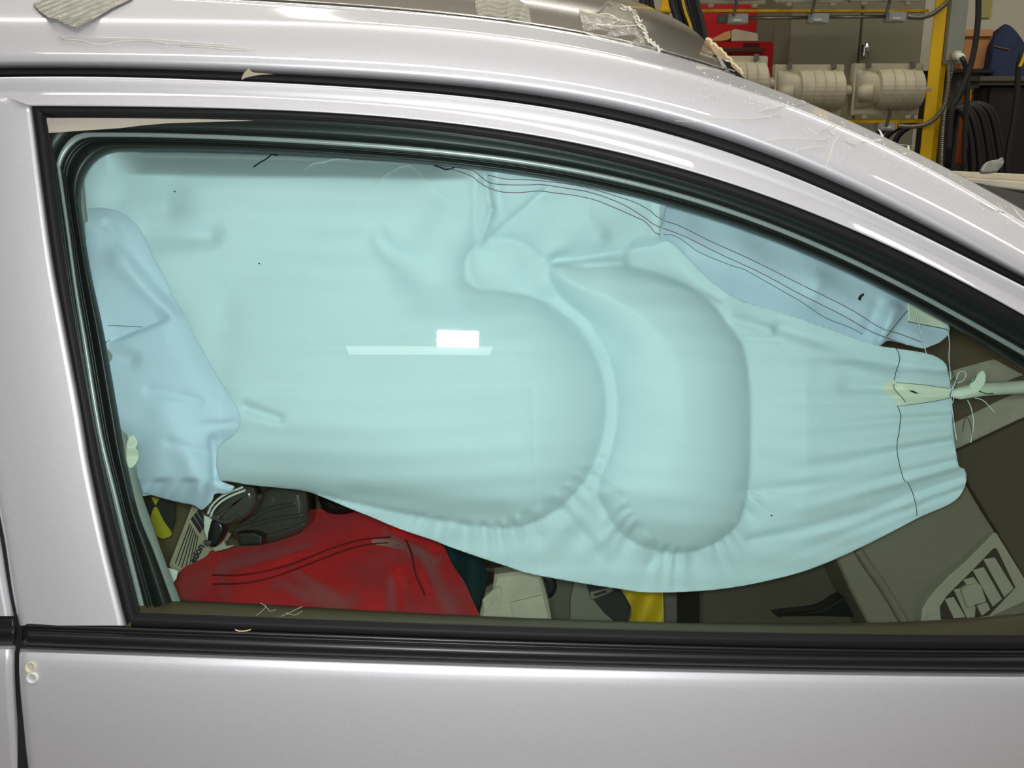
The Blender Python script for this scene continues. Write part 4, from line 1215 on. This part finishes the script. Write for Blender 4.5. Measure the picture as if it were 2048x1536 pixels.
# straw on the moulding
tagged(tube('straw_fibre', [P(x, y, float(W(x, y)) - 0.0125) for x, y in [(470, 1259), (478, 1262), (490, 1262), (502, 1259)]], 0.0007, mat('straw', (214, 180, 120), rough=0.7), None, seg=5), 'short pale straw fibre lying on the black waist seal', 'fibre')
# brown fringe at the screen corner
fr = empty('padding_strip', P(1460, 130, 1.16), 'tan felt padding strip with frayed edge at the top corner of the windscreen', 'padding')
TAN = mat('tan_felt', (186, 158, 122), rough=0.95, noise=(90, 0.1))
prism('felt', [(1412, 78), (1425, 86), (1445, 100), (1466, 118), (1478, 136), (1490, 158), (1498, 172), (1478, 165), (1466, 148), (1448, 128), (1430, 108)], 1.155, 0.012, TAN, fr, bevel=0.002)
pts = [P(1412 + 74 * t + 2 * rng.uniform(-1, 1), 78 + 70 * t ** 1.25 + 2 * rng.uniform(-1, 1), 1.150) for t in np.linspace(0, 1, 24)]
tube('frayed_edge', pts, 0.0016, mat('straw_fringe', (214, 200, 160), rough=0.9), fr, seg=6)
prism('rivet', closed_smooth([(1451, 122), (1457, 121), (1463, 127), (1462, 134), (1456, 133)], 3), 1.148, 0.004, CHROME, fr, bevel=0.001)

#BACKGROUND

# ------------------------------------------------------------------ the workshop behind the car
def at(px, py, Y):
    a, b = (px - 1024.0) / FPX, (768.0 - py) / FPX
    k = (Y - CAM.y) / (UP.y * b + FWD.y)
    return P(px, py, k)


def wbox(name, x0, x1, y0, y1, z0, z1, m, parent=None, bevel=0.0):
    bm = bmesh.new()
    bmesh.ops.create_cube(bm, size=1.0)
    for v in bm.verts:
        v.co = Vector(((x0 + x1) / 2 + v.co.x * (x1 - x0), (y0 + y1) / 2 + v.co.y * (y1 - y0), (z0 + z1) / 2 + v.co.z * (z1 - z0)))
    if bevel:
        bmesh.ops.bevel(bm, geom=list(bm.edges), offset=bevel, segments=2, affect='EDGES')
    me = bpy.data.meshes.new(name)
    bm.to_mesh(me)
    bm.free()
    me.materials.append(m)
    o = bpy.data.objects.new(name, me)
    scene.collection.objects.link(o)
    setparent(o, parent)
    return o


def pbox(name, x0, y0, x1, y1, Y, depth, m, parent=None, bevel=0.004, zbot=None):
    """upright box whose front face fills the pixel rectangle at plane Y"""
    xm, ym = (x0 + x1) / 2, (y0 + y1) / 2
    X0, X1 = at(x0, ym, Y).x, at(x1, ym, Y).x
    Z1, Z0 = at(xm, y0, Y).z, at(xm, y1, Y).z
    return wbox(name, X0, X1, Y, Y + depth, Z0 if zbot is None else zbot, Z1, m, parent, bevel)


# ceiling fixtures over the lights
FIXM = mat('fixture_enamel', (235, 235, 230), rough=0.5)
labs = ['over the camera side of the car', 'over the camera side toward the rack', 'over the car roof', 'over the far side of the car nose', 'near the back wall left', 'near the back wall right', 'far behind the camera']
for (ty, tx), lb in zip(TUBES, labs):
    fx = empty('ceiling_light', (tx, ty, CEIL), 'long white fluorescent fixture ' + lb, 'ceiling light', 'ceiling fluorescent fixtures')
    wbox('housing', tx - 1.25, tx + 1.25, ty - 0.1, ty + 0.1, CEIL - 0.15, CEIL - 0.01, FIXM, fx, 0.01)

# grey two-door cabinet
YC = 3.75
cab = empty('storage_cabinet', Vector((at(1700, 150, YC).x, YC, 0)), 'grey steel two-door cabinet behind the yellow rack', 'cabinet')
zt = at(1700, -60, YC).z
X = lambda px, Y=YC: at(px, 150, Y).x
wbox('body', X(1568), X(1838), YC, YC + 0.62, 0.02, zt, GREYCAB, cab, 0.006)
wbox('door', X(1572), X(1710), YC - 0.02, YC - 0.001, 0.1, zt - 0.03, GREYCAB, cab, 0.004)
wbox('door', X(1713), X(1834), YC - 0.02, YC - 0.001, 0.1, zt - 0.03, GREYCAB, cab, 0.004)
hz = at(1729, 100, YC - 0.03)
hd = wbox('handle', hz.x - 0.012, hz.x + 0.012, YC - 0.05, YC - 0.02, hz.z - 0.03, hz.z + 0.03, CHROME, cab, 0.006)
tube('handle_lever', [Vector((hz.x, YC - 0.05, hz.z + 0.025)), Vector((hz.x, YC - 0.06, hz.z)), Vector((hz.x + 0.003, YC - 0.05, hz.z - 0.035))], 0.009, CHROME, hd)

# red tool chest
YT = 3.6
chest = empty('tool_chest', Vector((at(1470, 150, YT).x, YT, 0)), 'red steel tool chest seen behind the roof edge of the car', 'tool chest')
pbox('raised_lid', 1398, 5, 1514, 86, YT + 0.30, 0.02, REDT, chest, 0.004)
pbox('chest_body', 1418, 83, 1538, 400, YT, 0.32, REDT, chest, 0.006, 0.05)
pbox('drawer_front', 1424, 108, 1528, 168, YT - 0.012, 0.012, REDT, chest, 0.003)
dr_ = pbox('drawer_front', 1424, 86, 1528, 105, YT - 0.012, 0.012, REDT, chest, 0.003)
pbox('drawer_pull', 1442, 96.5, 1527, 102.5, YT - 0.03, 0.018, CHROME, dr_, 0.002)
pbox('dark_plate', 1487, 86, 1519, 94.5, YT - 0.015, 0.003, mat('dark_red_plate', (70, 14, 18), rough=0.4), chest, 0)
zc = at(1470, 83, YT).z
for nm, poly, m, lb, ct_ in [('parts_carton', [(1463, 61), (1470, 57.5), (1513, 66), (1517, 72), (1516, 82.5), (1463, 82.5)], GREYBOX, 'pale box with crushed lid on top of the red tool chest', 'box'),
                             ('wooden_block', [(1422, 82.5), (1423, 78), (1450, 64), (1461, 61), (1462, 76), (1455, 80), (1440, 82.5)], mat('raw_wood', (196, 150, 90), rough=0.8), 'tan wooden wedge on top of the red tool chest', 'wood')]:
    d0 = (YT + 0.06 - CAM.y) / (FWD.y + UP.y * (768 - 75) / FPX)
    tagged(prism(nm, poly, d0, 0.12, m, None, bevel=0.004), lb, ct_)

# yellow rack
YR = 3.2
rack = empty('yellow_rack', Vector((at(1868, 200, YR).x, YR, 0)), 'yellow steel rack with a post and two rails carrying grey receptacle housings', 'rack')
xr0, xr1 = at(1852, 150, YR).x, at(1890, 150, YR).x
wbox('post', xr0 + 0.03, xr1, YR, YR + 0.006, 0.0, 2.5, YEL, rack, 0.001)
wbox('post', xr0 + 0.026, xr0 + 0.034, YR - 0.05, YR + 0.0, 0.0, 2.5, YEL, rack, 0.001)
wbox('post', xr0 - 0.012, xr0 + 0.030, YR - 0.054, YR - 0.048, 0.0, 2.5, YEL, rack, 0.001)
pbox('rail', 1300, 18.5, 1858, 24, YR + 0.01, 0.06, YEL, rack, 0.001)
pbox('rail', 1300, 239.5, 1860, 246, YR + 0.01, 0.10, YEL, rack, 0.001)
# left leg of the rack, hidden behind hanging cables
wbox('post', at(1322, 100, YR).x, at(1338, 100, YR).x, YR + 0.03, YR + 0.06, 0.0, 2.5, YEL, rack, 0.001)


def housing(cx, top, s, label):
    """cast receptacle housing: back plate, ribbed round cover, plug funnel, hinges, latch"""
    p0 = at(cx, top, YR)
    k = (at(cx + 100, top, YR).x - p0.x) / 100.0 * s
    base = Vector((p0.x, YR - 0.005, p0.z))
    root = empty('receptacle_housing', base, label, 'electrical box', 'receptacle housings on the rack')

    def w(x, z, y=0.0):
        return Vector((base.x + x * k, base.y - y, base.z - z * k))
    wbox('back_plate', base.x - 75 * k, base.x + 68 * k, base.y - 0.015, base.y, base.z - 100 * k, base.z, GREYBOX, root, 0.004)
    wbox('plate_rim', base.x - 75 * k, base.x - 70 * k, base.y - 0.05, base.y - 0.015, base.z - 100 * k, base.z, GREYBOX, root, 0.002)
    # ribbed half-round cover
    n, v, f = 14, [], []
    prof_ = [(-24, 30), (-22, 36), (2, 37), (3, 39), (5, 39), (6, 37), (22, 37), (23, 39), (25, 39), (26, 37), (42, 37), (43, 39), (45, 39), (46, 37), (62, 36), (66, 30), (72, 14)]
    for (x, r) in prof_:
        for i in range(n + 1):
            a = math.pi * i / n
            q = w(x, 50 - math.cos(a) * r * 1.05)
            v.append(Vector((q.x, base.y - 0.012 - math.sin(a) * r * k * 1.1, q.z)))
    f = grid_faces(len(prof_), n + 1)
    f.append(tuple(range(n + 1)))
    f.append(tuple((len(prof_) - 1) * (n + 1) + i for i in range(n + 1))[::-1])
    mk('ribbed_cover', v, f, GREYBOX, root, False)
    # funnel at the left
    v = []
    for (x, r, y) in [(-24, 34, 0.0), (-40, 40, 0.0), (-66, 44, 0.0)]:
        for i in range(n + 1):
            a = math.pi * i / n
            q = w(x, 50 - math.cos(a) * r * 0.9)
            v.append(Vector((q.x, base.y - 0.012 - math.sin(a) * (44 - abs(x) * 0.55) * k, q.z)))
    mk('funnel', v, grid_faces(3, n + 1), GREYBOX, root)
    tube('plug_socket', [w(-58, 58, 0.03), w(-34, 56, 0.055)], 17 * k, GREYBOX, root, seg=14, smoothed=False)
    tube('side_nub', [w(66, 50, 0.03), w(80, 50, 0.03)], 11 * k, GREYBOX, root, seg=12, smoothed=False)
    for hx in (-44, 44):
        hg = wbox('hinge', base.x + (hx - 4) * k, base.x + (hx + 4) * k, base.y - 0.04, base.y - 0.01, base.z - 9 * k, base.z + 3 * k, STEEL, root, 0.002)
        wbox('foot_lug', base.x + (hx - 6) * k, base.x + (hx + 6) * k, base.y - 0.03, base.y - 0.01, base.z - 107 * k, base.z - 99 * k, GREYBOX, root, 0.003)
    tube('latch', [w(2, 84, 0.05), w(6, 100, 0.03), w(3, 122, 0.02)], 3.2 * k, STEEL, root, seg=8)
    return root


housing(1776, 127, 1.0, 'grey ribbed receptacle housing nearest the yellow post, middle row')
housing(1619, 129, 1.0, 'grey ribbed receptacle housing second from the yellow post, middle row')
housing(1463, 112, 1.05, 'grey ribbed receptacle housing half hidden by the car roof in front of the red chest')
housing(1776, -101, 1.0, 'grey receptacle housing at the picture top nearest the yellow post')
housing(1625, -99, 1.0, 'grey receptacle housing at the picture top, middle one')
housing(1468, -97, 1.0, 'grey receptacle housing at the picture top above the red chest')

for x0, y0, x1, y1, lb in [(1457, 27, 1497, 48, 'clear junction box under the upper yellow rail, in front of the red chest'),
                           (1618, 26, 1659, 47, 'clear junction box under the upper yellow rail, middle one'),
                           (1775, 23, 1814, 44, 'clear junction box under the upper yellow rail, nearest the post'),
                           (1757, 246, 1792, 262, 'clear junction box under the lower yellow rail')]:
    jb = empty('junction_box', at((x0 + x1) / 2, y1, YR), lb, 'junction box', 'junction boxes on the rack')
    pbox('box_body', x0, y0, x1, y1, YR - 0.01, 0.05, CLEAR, jb, 0.004)
    pbox('cover_plate', x0 + 4, y0 + 2, x1 - 2, y1 - 2, YR - 0.016, 0.006, CLEAR, jb, 0.002)
    pbox('latch_bar', x0 + 10, y1 - 10, x0 + 26, y1 - 5, YR - 0.022, 0.006, WHITEP, jb, 0.001)
tagged(pbox('yellow_tag', 1791.5, 245, 1795, 258, YR - 0.01, 0.03, YEL, None, 0.001), 'small yellow tag at the end of the lower junction box', 'tag')
tagged(pbox('switch_box', 1437, 28, 1457, 46, YR + 0.02, 0.04, mat('dim_grey_box', (100, 92, 80), rough=0.5), None, 0.003), 'dull grey switch box left of the junction box over the red chest', 'switch box')
for a, b, y, lb in [(1497, 1618, 36, 'thin straight conduit between the left two junction boxes'), (1659, 1775, 34, 'thin straight conduit between the right two junction boxes')]:
    tagged(tube('conduit_pipe', [at(a, y, YR + 0.015), at(b, y - 1, YR + 0.015)], 0.006, STEEL, None, smoothed=False), lb, 'conduit')


def flex(pts, Y, r, label, group='flexible steel conduits'):
    w = [at(x, y, Y + (z[0] if z else 0)) for x, y, *z in pts]
    c = resample([tuple(q) for q in w], 420)
    vcount = len(c)
    return tagged(tube('flexible_conduit', [Vector(q) for q in c], r, STEEL, None, seg=8, smoothed=False, rfun=lambda t: r * (1 + 0.16 * math.sin(t * vcount * 1.05))), label, 'conduit', group)


flex([(1814, 33), (1840, 35), (1862, 29), (1880, 17), (1894, 4), (1905, -25), (1910, -70)], YR - 0.07, 0.0085, 'flexible steel conduit curving up in front of the yellow post')
flex([(1795, 252), (1828, 253), (1855, 247), (1877, 230), (1891, 205), (1897, 170), (1898, 128)], YR - 0.07, 0.0085, 'flexible steel conduit sweeping from lower junction box up to the grey panel')
flex([(1906, 128), (1897, 165), (1888, 225), (1884, 270), (1882, 330), (1882, 420)], YR - 0.03, 0.0085, 'flexible steel conduit hanging straight down beside the yellow post')

# grey switch panel with gland
pn = empty('electrical_enclosure', at(1918, 128, YR), 'tall grey electrical panel right of the yellow post', 'electrical panel')
pbox('panel_body', 1897, -80, 1936, 128, YR - 0.02, 0.14, GREYM, pn, 0.003)
pbox('panel_cover', 1901, -80, 1930, 122, YR - 0.026, 0.006, GREYM, pn, 0.002)
g0 = at(1914, 112, YR - 0.04)
gl = tube('gland_ring', [g0 + Vector((0, 0.02, 0)), g0 - Vector((0, 0.01, 0))], 0.020, mat('gland_beige', (170, 160, 136), rough=0.5), pn, seg=16, smoothed=False)
tube('gland_nut', [g0, at(1924, 115, YR - 0.09)], 0.014, WHITEP, gl, seg=10, smoothed=False)


def cable(pts, Y, r, label, group=None, m=None, name='power_cable', n=60):
    w = [at(x, y, Y + (z[0] if z else 0)) for x, y, *z in pts]
    if pts[-1][1] >= 420:
        w.append(Vector((w[-1].x, w[-1].y, 0.02)))
    return tagged(tube(name, w, r, m or CABLE, None, seg=10, n=n), label, 'cable', group)


cable([(1922, 114), (1928, 122), (1933, 145), (1935, 180), (1932, 230), (1928, 300), (1926, 420)], YR - 0.09, 0.0095, 'black cable dropping from the white gland of the grey panel')
cable([(1958, -60), (1957, 0), (1956, 40), (1951, 85), (1942, 128), (1931, 162), (1916, 195), (1903, 225), (1897, 300)], YR - 0.12, 0.0105, 'thick black cable falling in front of the cardboard box')
for k in range(7):
    o = k * 12.5 + (3 if k % 2 else 0)
    cable([(1884 + k * 2, 330 + k), (1886 + k * 3, 262 + k * 3), (1898 + k * 3.4, 226 - k * 1.5), (1915 + o * 0.6, 216 - k * 1.5), (1932 + o * 0.75, 240 - k * 2), (1943 + o * 0.8, 290), (1946 + o * 0.85, 350), (1944 + o * 0.8, 430)],
          YR - 0.02 + 0.026 * k, 0.0105, 'looped black hose in the coil right of the yellow post, ' + ['innermost', 'second', 'third', 'fourth', 'fifth', 'sixth', 'outermost'][k] + ' of seven', 'hose coil loops', name='hose_loop')
for k in range(3):
    cable([(1730 + 24 * k, 330), (1750 + 22 * k, 275), (1790 + 18 * k, 250), (1840 + 8 * k, 244), (1862, 262), (1866, 420)], YR + 0.25 + 0.04 * k, 0.012, 'black hose arching behind the lower yellow rail, ' + ['leftmost', 'middle', 'rightmost'][k], 'hoses under the rail', name='hose_loop')
ck = [(1283, 1308), (1292, 1313), (1301, 1318), (1342, 1366), (1350, 1374), (1358, 1382), (1366, 1390), (1376, 1398), (1385, 1406), (1393, 1413)]
for k, (xa, xb) in enumerate(ck):
    g = 'left bundle of hanging black cables' if k < 3 else 'right bundle of hanging black cables'
    cable([(xa - 6, -60), (xa, 0), ((xa + xb) / 2 + 1, 45), (xb, 95), (xb + 6, 160), (xb + 8, 420)], YR - 0.18 + 0.02 * (k % 3), 0.0105,
          ['leftmost', 'middle', 'rightmost', 'first', 'second', 'third', 'fourth', 'fifth', 'sixth', 'seventh'][k] + (' black cable of the bundle hanging just left of the red chest' if k >= 3 else ' black cable of the narrow bundle hanging over the roof'), g, mat('dark_grey_cable', (40, 40, 42), rough=0.55))
cable([(1362, -20), (1366, 5), (1372, 28), (1380, 50), (1388, 80)], YR - 0.24, 0.005, 'thin yellow cable on the black cable bundle', None, YEL)

# right corner: carton, blue chair, black bin, desk
tagged(pbox('wall_plate', 1960, -12, 1984, 36, 4.685, 0.012, mat('ivory_plate', (176, 166, 100), rough=0.5), None, 0.002), 'ivory outlet plate on the cream wall at the top right', 'outlet plate')
carton = empty('cardboard_carton', at(1950, 140, 3.7), 'brown cardboard carton on the dark desk at right', 'carton')
pbox('carton_body', 1925, 74, 1986, 139, 3.7, 0.3, CARD, carton, 0.004)
pbox('carton_flap', 1924, 58, 1987, 74, 3.69, 0.31, mat('cardboard_pale', (186, 136, 92), rough=0.85), carton, 0.004)
desk = empty('desk', Vector((at(1960, 150, 3.6).x, 3.6, 0)), 'dark desk edge under the cardboard carton', 'desk')
pbox('desk_top', 1895, 139.5, 1990, 146, 3.6, 0.5, mat('desk_black', (24, 22, 20), rough=0.5), desk, 0.002)
pbox('drawer_unit', 1900, 147, 1960, 420, 3.66, 0.4, mat('desk_grey', (92, 88, 84), rough=0.5), desk, 0.004, 0.0)
chair = empty('upholstered_chair', at(2020, 160, 3.64), 'navy blue high-backed chair at the right picture edge', 'chair')
dch = (3.64 - CAM.y) / (FWD.y + UP.y * (768 - 100) / FPX)
prism('chair_back', closed_smooth([(1985, 158), (1984, 120), (1986, 86), (1996, 66), (2006, 50), (2014, 47), (2028, 55), (2046, 78), (2062, 110), (2074, 158)], 3), dch, 0.10, BLUE, chair, bevel=0.012, smooth=True)
tube('orange_piping', [P(x, y, dch - 0.003) for x, y in [(1988, 92), (2002, 96), (2018, 99)]], 0.0025, mat('orange_piping', (130, 84, 20), rough=0.8), chair)
bn = empty('black_bin', Vector((at(2020, 300, 3.35).x, 3.35, 0)), 'large black bin with a rounded grey rim in front of the blue chair', 'bin')
pbox('bin_body', 1958, 166, 2140, 420, 3.44, 0.13, mat('bin_black', (22, 20, 20), rough=0.8), bn, 0.02, 0.0)
pbox('bin_rim', 1955, 152, 2144, 170, 3.42, 0.16, mat('bin_rim', (88, 80, 66), rough=0.7), bn, 0.018)
cable([(2052, 100), (2040, 118), (2036, 150), (2034, 190), (2026, 250), (2014, 320), (2008, 420)], 3.2, 0.011, 'dark cable hanging in front of the black bin')
cable([(2050, 108), (2044, 124), (2039, 134)], 3.18, 0.006, 'short yellow cable at the right picture edge', None, YEL, n=12)
tagged(pbox('orange_board', 1932, 190, 1962, 330, 3.56, 0.08, mat('dull_orange', (170, 84, 30), rough=0.7), None, 0.004), 'dull orange board behind the coiled hoses', 'board')
tagged(pbox('yellow_strip', 1935, 178, 1943, 210, 3.5, 0.01, YEL, None, 0.001), 'short yellow strip in front of the orange board', 'strip')

# piece added at the far end, only for its mirror image in the window

# unseen dark ribbed panel added behind the camera to darken the window's reflection
REFL_DARK = mat('reflection_panel_dark', (40, 44, 48), rough=0.6)
refl = wbox('dark_reflection_panel', -2.3, 1.3, RY0 + 0.005, RY0 + 0.05, 0.0, 2.75, REFL_DARK)
refl['kind'] = 'structure'
for k in range(9):
    wbox('reflection_panel_rib', -2.28, 1.28, RY0 + 0.052, RY0 + 0.065, 0.05 + k * 0.3, 0.31 + k * 0.3, REFL_DARK, refl, 0.004)
# chalky scuffs on the inner waist of the door
for pts in [[(511, 1232), (524, 1222), (531, 1212), (520, 1206)], [(531, 1212), (540, 1222), (552, 1219)], [(562, 1233), (580, 1225), (590, 1220), (605, 1213)], [(572, 1226), (590, 1230), (604, 1222)]]:
    tube('scuff', [P(x, y, float(W(x, y)) + 0.0052) for x, y in pts], 0.00028, mat('chalk', (170, 166, 150), rough=0.8), door, seg=5)
